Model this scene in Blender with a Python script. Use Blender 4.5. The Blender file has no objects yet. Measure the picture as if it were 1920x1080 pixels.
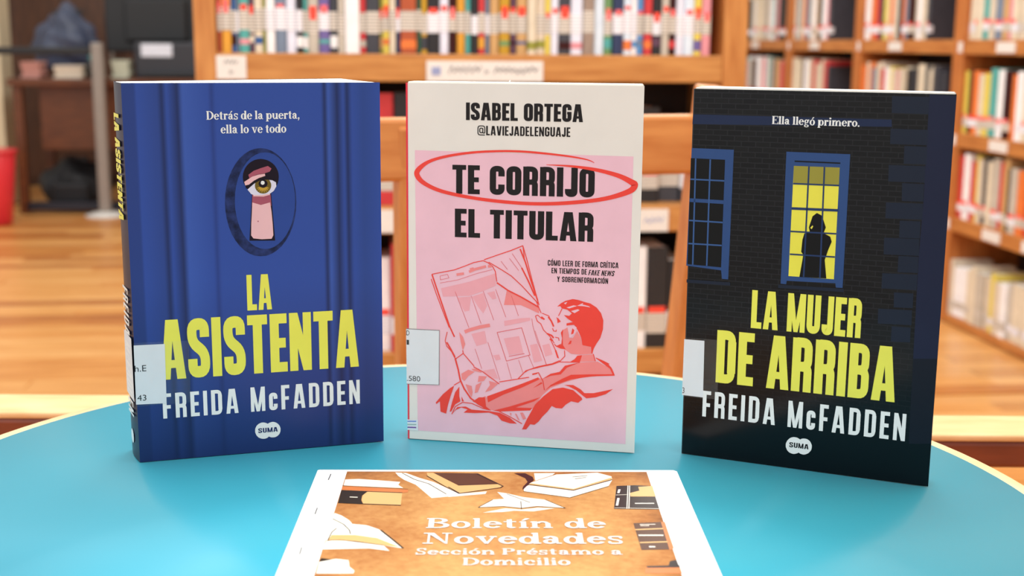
import bpy, bmesh, math, random
from mathutils import Vector, Matrix, geometry
random.seed(7)
COL = bpy.context.scene.collection
SC = bpy.context.scene
YAW = math.radians(6.2)          # the camera is turned this far right of the room's long axis
TABLE = 0.72
CAMZ = TABLE + 0.2522

def c2r(x, y):
    """metres right / ahead of the camera stand -> room axes"""
    return (x*math.cos(YAW) + y*math.sin(YAW), -x*math.sin(YAW) + y*math.cos(YAW))

# ------------------------------------------------------------------ camera
cd = bpy.data.cameras.new('camera'); cam = bpy.data.objects.new('camera', cd); COL.objects.link(cam)
cd.sensor_width = 36; cd.lens = 2382.9/1920*36; cd.clip_start = 0.02
pt, ro = math.radians(10.972), math.radians(0.4164)
fw = Vector((0, math.cos(pt), -math.sin(pt))); rt = Vector((1, 0, 0)); up = Vector((0, math.sin(pt), math.cos(pt)))
r2 = rt*math.cos(ro) + up*math.sin(ro); u2 = up*math.cos(ro) - rt*math.sin(ro)
M = Matrix((r2, u2, -fw)).transposed().to_4x4()
cam.matrix_world = Matrix.Translation((0, 0, CAMZ)) @ Matrix.Rotation(-YAW, 4, 'Z') @ M
cd.dof.use_dof = True; cd.dof.focus_distance = 0.765; cd.dof.aperture_fstop = 8.5
SC.camera = cam
# ------------------------------------------------------------------ light
w = bpy.data.worlds.new('world'); SC.world = w; w.use_nodes = True
w.node_tree.nodes['Background'].inputs[0].default_value = (1.0, 0.985, 0.965, 1)
w.node_tree.nodes['Background'].inputs[1].default_value = 0.75
def area(name, loc, size, power, col, target):
    l = bpy.data.lights.new(name, 'AREA'); l.shape = 'RECTANGLE'; l.size, l.size_y = size; l.energy = power; l.color = col
    o = bpy.data.objects.new(name, l); COL.objects.link(o); o.location = loc
    o.rotation_euler = (Vector(target) - Vector(loc)).to_track_quat('-Z', 'Y').to_euler()
    return o
area('ceiling_lamp_row', (0.25, 1.1, 3.0), (2.0, 2.4), 80, (1, .985, .96), (0.25, 1.1, 0))
area('ceiling_lamp_row', (0.9, 4.4, 3.0), (1.2, 3.0), 60, (1, .98, .95), (0.9, 4.4, 0))
area('ceiling_lamp_row', (-2.2, 4.4, 3.0), (1.2, 2.6), 34, (1, .98, .95), (-2.2, 5.2, 0))
area('front_fill_light', (-2.6, -1.6, 1.9), (2.4, 1.8), 22, (.95, .98, 1), (0, .8, .8))  # unseen soft fill added behind the camera to brighten the book fronts
SC.view_settings.view_transform = 'Standard'; SC.view_settings.look = 'None'
SC.view_settings.gamma = 1; SC.view_settings.use_curve_mapping = False
SC.view_settings.exposure = 0.08

# ------------------------------------------------------------------ helpers
def lin(c):
    return tuple(((v/255/12.92) if v/255 <= .04045 else ((v/255+.055)/1.055)**2.4) for v in c)
MATS = {}
def mat(name, rgb, rough=.5, var=.06, scale=40, spec=.5, coat=0, metal=0, bump=0):
    if name in MATS: return MATS[name]
    m = bpy.data.materials.new(name); m.use_nodes = True; nt = m.node_tree
    b = nt.nodes['Principled BSDF']; b.inputs['Roughness'].default_value = rough
    b.inputs['Specular IOR Level'].default_value = spec; b.inputs['Coat Weight'].default_value = coat
    b.inputs['Metallic'].default_value = metal
    c = lin(rgb)
    tc = nt.nodes.new('ShaderNodeTexCoord'); n = nt.nodes.new('ShaderNodeTexNoise'); n.inputs['Scale'].default_value = scale
    n.inputs['Detail'].default_value = 4
    nt.links.new(tc.outputs['Object'], n.inputs['Vector'])
    r = nt.nodes.new('ShaderNodeValToRGB')
    r.color_ramp.elements[0].position = .3; r.color_ramp.elements[1].position = .7
    r.color_ramp.elements[0].color = tuple(max(0, v*(1-var)) for v in c)+(1,)
    r.color_ramp.elements[1].color = tuple(min(1, v*(1+var)) for v in c)+(1,)
    nt.links.new(n.outputs['Fac'], r.inputs[0]); nt.links.new(r.outputs[0], b.inputs['Base Color'])
    if bump:
        bp = nt.nodes.new('ShaderNodeBump'); bp.inputs['Strength'].default_value = bump; bp.inputs['Distance'].default_value = .001
        nt.links.new(n.outputs['Fac'], bp.inputs['Height']); nt.links.new(bp.outputs[0], b.inputs['Normal'])
    MATS[name] = m
    return m
def wood(name, c0, c1, stretch=(2, 30, 30), rough=.4, nscale=3.0):
    if name in MATS: return MATS[name]
    m = bpy.data.materials.new(name); m.use_nodes = True; nt = m.node_tree
    b = nt.nodes['Principled BSDF']; b.inputs['Roughness'].default_value = rough
    tc = nt.nodes.new('ShaderNodeTexCoord'); mp = nt.nodes.new('ShaderNodeMapping'); mp.inputs['Scale'].default_value = stretch
    oi = nt.nodes.new('ShaderNodeObjectInfo'); va = nt.nodes.new('ShaderNodeVectorMath'); va.operation = 'ADD'
    vm = nt.nodes.new('ShaderNodeMath'); vm.operation = 'MULTIPLY'; vm.inputs[1].default_value = 37
    nt.links.new(oi.outputs['Random'], vm.inputs[0]); nt.links.new(tc.outputs['Object'], va.inputs[0]); nt.links.new(vm.outputs[0], va.inputs[1])
    nt.links.new(va.outputs[0], mp.inputs[0])
    n = nt.nodes.new('ShaderNodeTexNoise'); n.inputs['Scale'].default_value = nscale; n.inputs['Detail'].default_value = 5
    nt.links.new(mp.outputs[0], n.inputs['Vector'])
    r = nt.nodes.new('ShaderNodeValToRGB'); r.color_ramp.elements[0].position = .32; r.color_ramp.elements[1].position = .68
    r.color_ramp.elements[0].color = lin(c0)+(1,); r.color_ramp.elements[1].color = lin(c1)+(1,)
    nt.links.new(n.outputs['Fac'], r.inputs[0]); nt.links.new(r.outputs[0], b.inputs['Base Color'])
    MATS[name] = m
    return m

def link(name, me, m, parent=None):
    o = bpy.data.objects.new(name, me); COL.objects.link(o)
    if m is not None and not me.materials: me.materials.append(m)
    if parent: o.parent = parent
    return o
def mesh(name, v, f, smooth=False):
    me = bpy.data.meshes.new(name); me.from_pydata([tuple(p) for p in v], [], f); me.update()
    if smooth:
        for p in me.polygons: p.use_smooth = True
    return me
def tag(o, label, cat, group=None, kind=None):
    o['label'] = label; o['category'] = cat
    if group: o['group'] = group
    if kind: o['kind'] = kind
    return o
def empty(name, loc=(0, 0, 0), rz=0, parent=None):
    o = bpy.data.objects.new(name, None); COL.objects.link(o); o.location = loc; o.rotation_euler = (0, 0, rz); o.empty_display_size = .05
    if parent: o.parent = parent
    return o
def boxmesh(name, x0, x1, y0, y1, z0, z1, bev=0):
    bm = bmesh.new(); bmesh.ops.create_cube(bm, size=1)
    for v in bm.verts:
        v.co = Vector(((x0+x1)/2+v.co.x*(x1-x0), (y0+y1)/2+v.co.y*(y1-y0), (z0+z1)/2+v.co.z*(z1-z0)))
    if bev: bmesh.ops.bevel(bm, geom=bm.edges[:]+bm.verts[:], offset=bev, segments=2, affect='EDGES', profile=.5)
    me = bpy.data.meshes.new(name); bm.to_mesh(me); bm.free()
    return me
def box(name, x0, x1, y0, y1, z0, z1, m, parent=None, bev=0):
    return link(name, boxmesh(name, x0, x1, y0, y1, z0, z1, bev), m, parent)
def prism(name, poly, z0, z1, m, parent=None):
    n = len(poly)
    v = [(x, y, z0) for x, y in poly]+[(x, y, z1) for x, y in poly]
    f = [tuple(range(n))[::-1], tuple(range(n, 2*n))]+[(i, (i+1) % n, n+(i+1) % n, n+i) for i in range(n)]
    me = mesh(name, v, f); bm = bmesh.new(); bm.from_mesh(me); bmesh.ops.recalc_face_normals(bm, faces=bm.faces[:]); bm.to_mesh(me); bm.free()
    return link(name, me, m, parent)
def bar(name, a, b, wx, wy, m, parent=None, bev=.004):
    """square-section bar from a to b; wx across local x, wy across the other way"""
    a, b = Vector(a), Vector(b); d = b-a; L = d.length
    me = boxmesh(name, -wx/2, wx/2, -wy/2, wy/2, 0, L, bev)
    z = d.normalized(); x = Vector((1, 0, 0))
    if abs(z.x) > .9: x = Vector((0, 1, 0))
    y = z.cross(x).normalized(); x = y.cross(z).normalized()
    me.transform(Matrix.Translation(a) @ Matrix((x, y, z)).transposed().to_4x4())
    return link(name, me, m, parent)
def lathe(name, prof, m, parent=None, n=32, loc=(0, 0, 0)):
    v = []; f = []
    for r, z in prof:
        for i in range(n):
            t = 2*math.pi*i/n; v.append((loc[0]+r*math.cos(t), loc[1]+r*math.sin(t), loc[2]+z))
    for k in range(len(prof)-1):
        for i in range(n):
            j = (i+1) % n; f.append((k*n+i, k*n+j, (k+1)*n+j, (k+1)*n+i))
    f.append(tuple(range(n))[::-1]); f.append(tuple((len(prof)-1)*n+i for i in range(n)))
    me = mesh(name, v, f, True)
    for p in me.polygons: p.use_smooth = len(p.vertices) == 4
    return link(name, me, m, parent)

# ------------------------------------------------------------------ lettering: outlines drawn here, no font files
def fillet(P, r, closed=False):
    out = []; n = len(P)
    for i, p in enumerate(P):
        if not closed and i in (0, n-1): out.append(Vector(p)); continue
        a, b, c = Vector(P[i-1]), Vector(p), Vector(P[(i+1) % n])
        u, v = (a-b), (c-b); rr = min(r, u.length*.49, v.length*.49)
        s, e = b+u.normalized()*rr, b+v.normalized()*rr
        for k in range(6):
            t = k/5; out.append(s*(1-t)**2+b*2*t*(1-t)+e*t*t)
    return out
def ribbon(P, wd, closed=False):
    """list of quads along P; wd is one width or one per point"""
    P = [Vector(p) for p in P]; n = len(P)
    if not hasattr(wd, '__len__'): wd = [wd]*n
    L, R = [], []
    for i in range(n):
        a = P[i-1] if (closed or i) else P[i]; c = P[(i+1) % n] if (closed or i < n-1) else P[i]
        d1 = (P[i]-a); d2 = (c-P[i])
        if d1.length < 1e-9: d1 = d2
        if d2.length < 1e-9: d2 = d1
        d1.normalize(); d2.normalize(); t = (d1+d2)
        t = t.normalized() if t.length > 1e-6 else d1
        k = min(2.0, 1/max(.3, t.dot(d1))); nn = Vector((-t.y, t.x))*(wd[i]/2*k)
        L.append(P[i]+nn); R.append(P[i]-nn)
    q = []
    for i in range(n if closed else n-1):
        j = (i+1) % n; q.append([L[i], L[j], R[j], R[i]])
    return q
def rect(x0, y0, x1, y1): return [(x0, y0), (x1, y0), (x1, y1), (x0, y1)]
def cglyph(ch, t):
    """condensed capitals, cap height 1"""
    w = .46; h = t*.86; c = t/2; hc = h/2; r = .17
    if ch == ' ': return .2, []
    if ch == '.': return t, [rect(0, 0, t, t)]
    if ch == 'I': return t, [rect(0, 0, t, 1)]
    if ch == 'L': return .37, [rect(0, 0, t, 1), rect(0, 0, .37, h)]
    if ch == 'T': return .43, [rect(.215-c, 0, .215+c, 1), rect(0, 1-h, .43, 1)]
    if ch == 'E': return .37, [rect(0, 0, t, 1), rect(0, 0, .37, h), rect(0, 1-h, .37, 1), rect(0, .5-hc, .34, .5+hc)]
    if ch == 'F': return .36, [rect(0, 0, t, 1), rect(0, 1-h, .36, 1), rect(0, .46-hc, .33, .46+hc)]
    if ch == 'A':
        w = .52; a = .13
        return w, [[(0, 0), (t*.97, 0), (w/2+a*.3, 1), (w/2-a, 1)], [(w, 0), (w-t*.97, 0), (w/2-a*.3, 1), (w/2+a, 1)], rect(.13, .19, w-.13, .19+h*.8)]
    if ch == 'V':
        w = .5; a = .12
        return w, [[(0, 1), (t, 1), (w/2+a*.4, 0), (w/2-a, 0)], [(w, 1), (w-t, 1), (w/2-a*.4, 0), (w/2+a, 0)]]
    if ch == 'Y':
        w = .5
        return w, [[(0, 1), (t, 1), (w/2+c, .42), (w/2-c, .42)], [(w, 1), (w-t, 1), (w/2-c, .42), (w/2+c, .42)], rect(w/2-c, 0, w/2+c, .45)]
    if ch == 'W':
        w = .74; s = t*.85
        return w, [[(0, 1), (s, 1), (.25, 0), (.25-s, 0)], [(.37-s/2, 1), (.37+s/2, 1), (.25, 0), (.25-s, 0)], [(.37-s/2, 1), (.37+s/2, 1), (w-.25+s, 0), (w-.25, 0)], [(w, 1), (w-s, 1), (w-.25, 0), (w-.25+s, 0)]]
    if ch == 'K': return w, [rect(0, 0, t, 1), [(t, .36), (w-t, 1), (w, 1), (t, .6)], [(t*1.1, .6), (w-t, 0), (w, 0), (t*1.5, .7)]]
    if ch == 'N': return w+.02, [rect(0, 0, t*.92, 1), rect(w+.02-t*.92, 0, w+.02, 1), [(0, 1), (t*.95, 1), (w+.02, 0), (w+.02-t*.95, 0)]]
    if ch == 'M':
        w = .62; s = t*.88
        return w, [rect(0, 0, s, 1), rect(w-s, 0, w, 1), [(0, 1), (s*1.15, 1), (w/2+.05, 0), (w/2-.07, 0)], [(w, 1), (w-s*1.15, 1), (w/2-.05, 0), (w/2+.07, 0)]]
    if ch == 'O': return w, ribbon(fillet([(c, c), (w-c, c), (w-c, 1-c), (c, 1-c)], r, True), t, True)
    if ch == 'C': return w, ribbon(fillet([(w-c, .64), (w-c, 1-c), (c, 1-c), (c, c), (w-c, c), (w-c, .36)], r), t)
    if ch == 'G': return w, ribbon(fillet([(w-c, .66), (w-c, 1-c), (c, 1-c), (c, c), (w-c, c), (w-c, .52)], r), t)+[rect(w*.52, .42, w, .42+h*.85)]
    if ch == 'S': return w, ribbon(fillet([(w-c, .68), (w-c, 1-c), (c, 1-c), (c, .60), (w-c, .41), (w-c, c), (c, c), (c, .32)], .13), t)
    if ch == 'U': return w, ribbon(fillet([(c, 1), (c, c), (w-c, c), (w-c, 1)], r), t)
    if ch == 'J': return .38, ribbon(fillet([(.38-c, 1), (.38-c, c), (c, c), (c, .27)], .15), t)
    if ch == 'D': return w, [rect(0, 0, t, 1)]+ribbon(fillet([(c, 1-hc), (w-c, 1-hc), (w-c, hc), (c, hc)], r), h*1.03)+[rect(w-t, .2, w, .8)]
    if ch == 'B': return w, [rect(0, 0, t, 1)]+ribbon(fillet([(c, 1-hc), (w-c-.01, 1-hc), (w-c-.01, .52), (c, .52)], .13), h)+ribbon(fillet([(c, .52), (w-c, .52), (w-c, hc), (c, hc)], .13), h)
    if ch == 'P': return w, [rect(0, 0, t, 1)]+ribbon(fillet([(c, 1-hc), (w-c, 1-hc), (w-c, .44), (c, .44)], .14), h)
    if ch == 'R': return w, [rect(0, 0, t, 1)]+ribbon(fillet([(c, 1-hc), (w-c, 1-hc), (w-c, .47), (c, .47)], .14), t*.93)+ribbon(fillet([(c*1.5, .47), (w-c, .47), (w-c, 0)], .12), t*.93)
    if ch == 'c':
        q = cglyph('C', t*1.25)[1]
        return w*.8, [[(p[0]*.8, p[1]*.72) for p in g] for g in q]
    if ch == '@':
        w = .8; k = t*.6
        return w, ribbon(fillet([(w*.95, .02), (k/2, .02), (k/2, .98), (w-k/2, .98), (w-k/2, .22), (w*.68, .22), (w*.68, .72)], .25), k)+ribbon(fillet([(.24, .26), (w*.68, .26), (w*.68, .74), (.24, .74)], .14, True), k, True)
    if ch in 'ÓÍ':
        gw, g = cglyph({'Ó': 'O', 'Í': 'I'}[ch], t)
        return gw, g+[[(gw/2-.05, 1.07), (gw/2+.05, 1.07), (gw/2+.17, 1.25), (gw/2, 1.25)]]
    raise KeyError(ch)
def ering(cx, cy, rx, ry, ts, th, a0=0, a1=360, n=20):
    q = []; A = [math.radians(a0+(a1-a0)*i/n) for i in range(n+1)]
    for s, e in zip(A, A[1:]):
        q.append([(cx+rx*math.cos(s), cy+ry*math.sin(s)), (cx+rx*math.cos(e), cy+ry*math.sin(e)), (cx+(rx-ts)*math.cos(e), cy+(ry-th)*math.sin(e)), (cx+(rx-ts)*math.cos(s), cy+(ry-th)*math.sin(s))])
    return q
def sglyph(ch, s, tk=.38):
    """bold roman with bracketless serifs; ascender 1, x-height .68"""
    x = .68; th = s*tk; e = .06; sh = .055 if tk < .5 else .075
    def stem(cx, y0, y1, top='l', bot='b'):
        g = [rect(cx-s/2, y0, cx+s/2, y1)]
        if bot == 'b': g.append(rect(cx-s/2-e, y0, cx+s/2+e, y0+sh))
        if top == 'l': g.append([(cx-s/2-e, y1-sh*1.2), (cx, y1-sh*1.6), (cx, y1), (cx-s/2-e*.6, y1-sh*.3)])
        if top == 'b': g.append(rect(cx-s/2-e, y1-sh, cx+s/2+e, y1))
        return g
    h = s/2
    if ch == ' ': return .24, []
    if ch == '.': return s+.04, ering(h+.02, h*.95, h*1.05, h*1.05, h*1.04, h*1.04)
    if ch == ',': return s+.04, ering(h+.02, h*.95, h*1.05, h*1.05, h*1.04, h*1.04)+[[(h, 0), (s+.02, h*.8), (s*.7, -.16), (.02, -.22)]]
    if ch == 'o': return .56, ering(.28, x/2, .28, x/2+.015, s, th)
    if ch == 'c': return .5, ering(.28, x/2, .28, x/2+.015, s, th, 50, 322)+ering(.42, x*.72, .085, .09, .084, .089)
    if ch == 'e': return .53, ering(.275, x/2, .275, x/2+.015, s, th, 2, 325)+[rect(.1, x*.5, .53, x*.5+th)]
    if ch == 'd': return .62, ering(.26, x/2, .26, x/2+.015, s, th)+stem(.62-h-.05, 0, 1, 'l', '')+[rect(.5, 0, .64, sh)]
    if ch == 'p': return .62, ering(.36, x/2, .26, x/2+.015, s, th)+stem(h+.05, -.28, x)
    if ch == 'l': return s+2*e, stem(h+e, 0, 1)
    if ch == 'i': return s+2*e, stem(h+e, 0, x)+ering(h+e, .9, s*.6, s*.6, s*.59, s*.59)
    if ch == 't': return .4, [rect(.1, .1, .1+s, .86), rect(0, x-sh, .38, x), [(.1, .7), (.1+s, .7), (.1+s, .9), (.1+s*.6, .9)]]+ering(.1+.15, .14, .15, .15, s*.75, th, 180, 330, 10)
    if ch == 'n': return .66, stem(h+e, 0, x)+ering(.37, x-.25, .2, .265, s*.75, th*1.2, 0, 165)+stem(.66-h-e, 0, x-.2, '')
    if ch == 'm': return 1.0, stem(h+e, 0, x)+ering(.35, x-.25, .19, .265, s*.75, th*1.2, 0, 165)+stem(.54-h+.02, 0, x-.2, '')+ering(.70, x-.25, .2, .265, s*.75, th*1.2, 0, 165)+stem(1.0-h-e, 0, x-.2, '')
    if ch == 'u': return .66, stem(h+e, .2, x, 'l', '')+ering(.29, .25, .2, .265, s*.75, th*1.2, 180, 345)+stem(.66-h-e, 0, x, 'l', '')+[rect(.5, 0, .68, sh)]
    if ch == 'r': return .46, stem(h+e, 0, x)+ering(.34, x-.2, .16, .215, s*.5, th*1.3, 60, 165, 8)+ering(.38, x-.11, .085, .1, .084, .099)
    if ch == 'v': return .6, [[(.04, x), (.04+s*1.1, x), (.36, 0), (.27, 0)], [(.56, x), (.49, x), (.28, 0), (.36, 0)], rect(0, x-sh, .3, x), rect(.4, x-sh, .62, x)]
    if ch == 'a': return .56, ering(.22, .2, .2, .21, s*.85, th)+[rect(.46-s, .08, .46, .5), rect(.44, 0, .56, sh), rect(.4, 0, .46, .1)]+ering(.25, x-.21, .21, .225, s, th*1.2, 0, 160)+ering(.11, x-.15, .08, .08, .079, .079)
    if ch == 's': return .46, ribbon(fillet([(.40, .52), (.40, x-.03), (.08, x-.02), (.08, .42), (.38, .27), (.38, .03), (.06, .03), (.05, .18)], .16), s*.62)+[rect(.37, .46, .42, x), rect(.03, 0, .08, .22)]
    if ch == 'g': return .56, ering(.25, .45, .22, .235, s*.85, th)+ering(.26, -.1, .25, .17, s*.7, th*1.2)+[[(.1, .22), (.2, .24), (.16, .06), (.06, .12)]]+ering(.48, .62, .07, .07, .069, .069)
    if ch in 'áéíó':
        b = {'á': 'a', 'é': 'e', 'í': 'l', 'ó': 'o'}[ch]
        w, g = sglyph(b, s, tk)
        if ch == 'í': w, g = s+2*e, stem(h+e, 0, x)
        return w, g+[[(w/2-.06, .76), (w/2+.02, .76), (w/2+.2, .98), (w/2+.06, 1.0)]]
    s *= 1.08; h = s/2
    if ch == 'E': return .68, stem(h+e, 0, 1, 'b')+[rect(.1, 0, .64, sh), rect(.1, 1-sh, .62, 1), rect(.2, .49, .45, .49+sh), [(.58, 0), (.68, 0), (.68, .28), (.64, .28)], [(.58, 1), (.65, 1), (.65, .74), (.61, .74)], rect(.42, .4, .46, .64)]
    if ch == 'D': return .76, stem(h+e, 0, 1, 'b')+ering(.26, .5, .5, .5, s*1.05, sh*1.1, -90, 90)+[rect(.1, 0, .28, sh), rect(.1, 1-sh, .28, 1)]
    if ch == 'B': return .68, stem(h+e, 0, 1, 'b')+ering(.32, .765, .3, .235, s, sh, -90, 90, 12)+ering(.33, .27, .35, .27, s*1.05, sh, -90, 90, 12)+[rect(.1, 0, .34, sh), rect(.1, 1-sh, .34, 1), rect(.2, .5, .34, .5+sh)]
    if ch == 'P': return .64, stem(h+e, 0, 1, 'b')+ering(.32, .73, .32, .27, s, sh, -90, 90, 12)+[rect(.1, 1-sh, .34, 1), rect(.2, .46, .34, .46+sh)]
    if ch == 'N': return .84, [rect(.13, 0, .19, 1), rect(.65, 0, .71, 1), [(.1, 1), (.1+s*1.25, 1), (.71, 0), (.65, 0)], rect(0, 0, .3, sh), rect(0, 1-sh, .24, 1), rect(.54, 1-sh, .84, 1)]
    if ch == 'S': return .54, ribbon(fillet([(.46, .74), (.46, .96), (.10, .96), (.10, .62), (.45, .40), (.45, .04), (.07, .04), (.06, .26)], .2), s*.62)+[rect(.44, .70, .5, 1), rect(.02, 0, .08, .3)]
    raise KeyError(ch)
def text_polys(s, font):
    x = 0; out = []
    for ch in s:
        if font in 'cw': gw, g = cglyph(ch, .195 if font == 'c' else .165); tr = .055 if font == 'c' else (.17 if 'FREIDA' in s else .09)
        elif font == 'x': gw, g = sglyph(ch, .15, .62); tr = .06
        else: gw, g = sglyph(ch, .175); tr = .03
        out += [[(p[0]+x, p[1], k) for p in q] for k, q in enumerate(g)]; x += gw+tr
    return out, x-tr
def builtin_polys(s):
    cu = bpy.data.curves.new('txt', 'FONT'); cu.body = s; cu.size = 1; cu.fill_mode = 'BOTH'
    o = bpy.data.objects.new('txt', cu); COL.objects.link(o)
    dg = bpy.context.evaluated_depsgraph_get(); me = o.evaluated_get(dg).to_mesh()
    P = [[(me.vertices[i].co.x, me.vertices[i].co.y) for i in p.vertices] for p in me.polygons]
    o.evaluated_get(dg).to_mesh_clear(); bpy.data.objects.remove(o); bpy.data.curves.remove(cu)
    xs = [p[0] for q in P for p in q]; ys = [p[1] for q in P for p in q]
    x0, y1 = min(xs), max(ys)
    return [[((p[0]-x0)/y1, p[1]/y1) for p in q] for q in P], (max(xs)-x0)/y1
def text_fit(s, font, x0, y0, x1, hh, sh=0):
    P, W = builtin_polys(s) if font == 'b' else text_polys(s, font)
    k = (x1-x0)/W
    return [[(x0+p[0]*k+p[1]*hh*sh, y0+p[1]*hh)+tuple(p[2:]) for p in q] for q in P]
def fillmesh(name, polys, plane):
    """plane(u, v) -> Vector; concave polygons are triangulated; every face is turned towards plane.n"""
    v = []; f = []
    o_ = plane(0, 0); nrm = (plane(1, 0)-o_).cross(plane(0, 1)-o_).normalized()
    for P in polys:
        base = len(v); pts = [Vector((p[0], p[1], 0)) for p in P]
        nudge = nrm*(1.5e-6*(P[0][2] if len(P[0]) > 2 else 0))       # overlapping strokes of one letter lie a hair apart
        v += [plane(p[0], p[1])+nudge for p in P]
        for t in geometry.tessellate_polygon([pts]):
            a, b, c = [pts[i] for i in t]
            ar = (b-a).cross(c-a).z
            if abs(ar) < 1e-9: continue
            f.append(tuple(base+i for i in (t if ar > 0 else t[::-1])))
    return mesh(name, v, f)
def print_art(key, parent, planefn):
    """build every printed layer listed for one cover; entries of one part name and ink are one mesh"""
    parts = {}
    for part, mn, lv, kind, data in ART[key]:
        if kind == 'p': P = [[tuple(p)+(i,) for p in q] for i, q in enumerate(data)]
        elif kind == 'l': P = [[(p[0], p[1], i) for p in q] for i, (wd, pl) in enumerate(data) for q in ribbon(pl, wd)]
        elif kind == 'v': P = ribbon([(a, b) for a, b, c in smooth_path(data)], [c for a, b, c in smooth_path(data)])
        else: P = text_fit(*data)
        me = fillmesh(part, P, planefn(lv))
        if part == 'staple': link(part, me, MATS[mn], parent); continue
        parts.setdefault(part, []).append((me, mn))
    for part, L in parts.items():
        v = []; f = []; mi = []; names = []
        for me, mn in L:
            if mn not in names: names.append(mn)
            b0 = len(v); v += [x.co.copy() for x in me.vertices]
            for p in me.polygons: f.append([b0+i for i in p.vertices]); mi.append(names.index(mn))
            bpy.data.meshes.remove(me)
        me = mesh(part, v, f)
        for n in names: me.materials.append(MATS[n])
        me.polygons.foreach_set('material_index', mi)
        link(part, me, None, parent)
def smooth_path(D, k=5):
    out = []
    for i in range(len(D)-1):
        p0, p1, p2, p3 = D[max(i-1, 0)], D[i], D[i+1], D[min(i+2, len(D)-1)]
        for s in range(k):
            t = s/k
            out.append(tuple(.5*(2*p1[j]+(p2[j]-p0[j])*t+(2*p0[j]-5*p1[j]+4*p2[j]-p3[j])*t*t+(3*p1[j]-p0[j]-3*p2[j]+p3[j])*t**3) for j in range(3)))
    return out+[D[-1]]

# ------------------------------------------------------------------ materials
INK = dict(white_ink=(238, 238, 236), yellow_ink=(236, 230, 92), black_ink=(30, 30, 32), navy_ink=(30, 45, 95), black_violet=(26, 16, 30),
  navy_mottle=(32, 44, 88), cover_blue2=(46, 72, 146), skin=(236, 186, 190), skin_dark=(168, 86, 104), eye_white=(222, 218, 236), iris=(112, 92, 36), iris_gold=(196, 156, 60),
  label_white=(226, 228, 232), label_edge=(120, 118, 120), cover_pink=(238, 190, 204), black_print=(32, 27, 28), red_ink=(238, 72, 62), red_line=(226, 104, 108), red_mid=(240, 138, 138), red_tint=(238, 166, 176), red_spine=(226, 58, 74),
  stripe_blue=(110, 140, 210), stripe_green=(150, 180, 170), stripe_purple=(110, 70, 150),
  night_blue=(28, 40, 70), night_quoin=(26, 34, 50), night_column=(26, 32, 56), night_column_low=(18, 22, 34), window_blue=(46, 74, 124), window_blue2=(56, 88, 140), window_navy=(36, 56, 96), night_dark=(11, 12, 14), lit_yellow=(232, 222, 78), blind_olive=(150, 142, 58),
  cream_ink=(252, 244, 228), orange_ink=(206, 122, 66), peach_ink=(228, 180, 118), book_dark=(46, 33, 28), book_brown=(88, 54, 32), book_maroon=(60, 26, 26))
for k, c in INK.items(): mat(k, c, rough=.34, var=.03 if k != 'navy_mottle' else .75, scale=60 if k != 'navy_mottle' else 170, spec=.18)
def bulletin_tan():
    # aged-paper print: large soft blotches with a fine grain over them
    m = bpy.data.materials.new('bulletin_tan'); m.use_nodes = True; nt = m.node_tree; b = nt.nodes['Principled BSDF']
    b.inputs['Roughness'].default_value = .6; b.inputs['Specular IOR Level'].default_value = .2
    tc = nt.nodes.new('ShaderNodeTexCoord')
    n1 = nt.nodes.new('ShaderNodeTexNoise'); n1.inputs['Scale'].default_value = 16; n1.inputs['Detail'].default_value = 6
    n2 = nt.nodes.new('ShaderNodeTexNoise'); n2.inputs['Scale'].default_value = 260; n2.inputs['Detail'].default_value = 3
    for n in (n1, n2): nt.links.new(tc.outputs['Object'], n.inputs['Vector'])
    # the printed vignette: browner towards the panel's left, right and top margins
    sx = nt.nodes.new('ShaderNodeSeparateXYZ'); nt.links.new(tc.outputs['Object'], sx.inputs[0])
    def M(op, a, b_):
        k = nt.nodes.new('ShaderNodeMath'); k.operation = op
        for i, q in enumerate((a, b_)):
            if isinstance(q, (int, float)): k.inputs[i].default_value = q
            else: nt.links.new(q, k.inputs[i])
        return k.outputs[0]
    e = M('ABSOLUTE', M('SUBTRACT', sx.outputs['X'], .107), 0)
    e = M('MULTIPLY', M('POWER', M('MULTIPLY', e, 11.0), 2.0), .22)
    t = M('MULTIPLY', M('MAXIMUM', M('ADD', sx.outputs['Y'], .05), 0.0), 3.2)
    f = M('SUBTRACT', M('SUBTRACT', M('ADD', M('MULTIPLY', n1.outputs['Fac'], .9), M('MULTIPLY', n2.outputs['Fac'], .35)), e), t)
    r = nt.nodes.new('ShaderNodeValToRGB'); cr = r.color_ramp; cr.elements[0].position = .12; cr.elements[1].position = .74
    cr.elements[0].color = lin((116, 68, 36))+(1,); cr.elements[1].color = lin((210, 160, 98))+(1,)
    k = cr.elements.new(.42); k.color = lin((176, 116, 62))+(1,)
    nt.links.new(f, r.inputs[0]); nt.links.new(r.outputs[0], b.inputs['Base Color']); MATS['bulletin_tan'] = m
bulletin_tan()
mat('staple_steel', (130, 130, 136), rough=.3, metal=1)
mat('paper', (250, 249, 246), rough=.7, var=.02); mat('page_white', (252, 249, 240), rough=.8, var=.03, scale=300)
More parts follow.
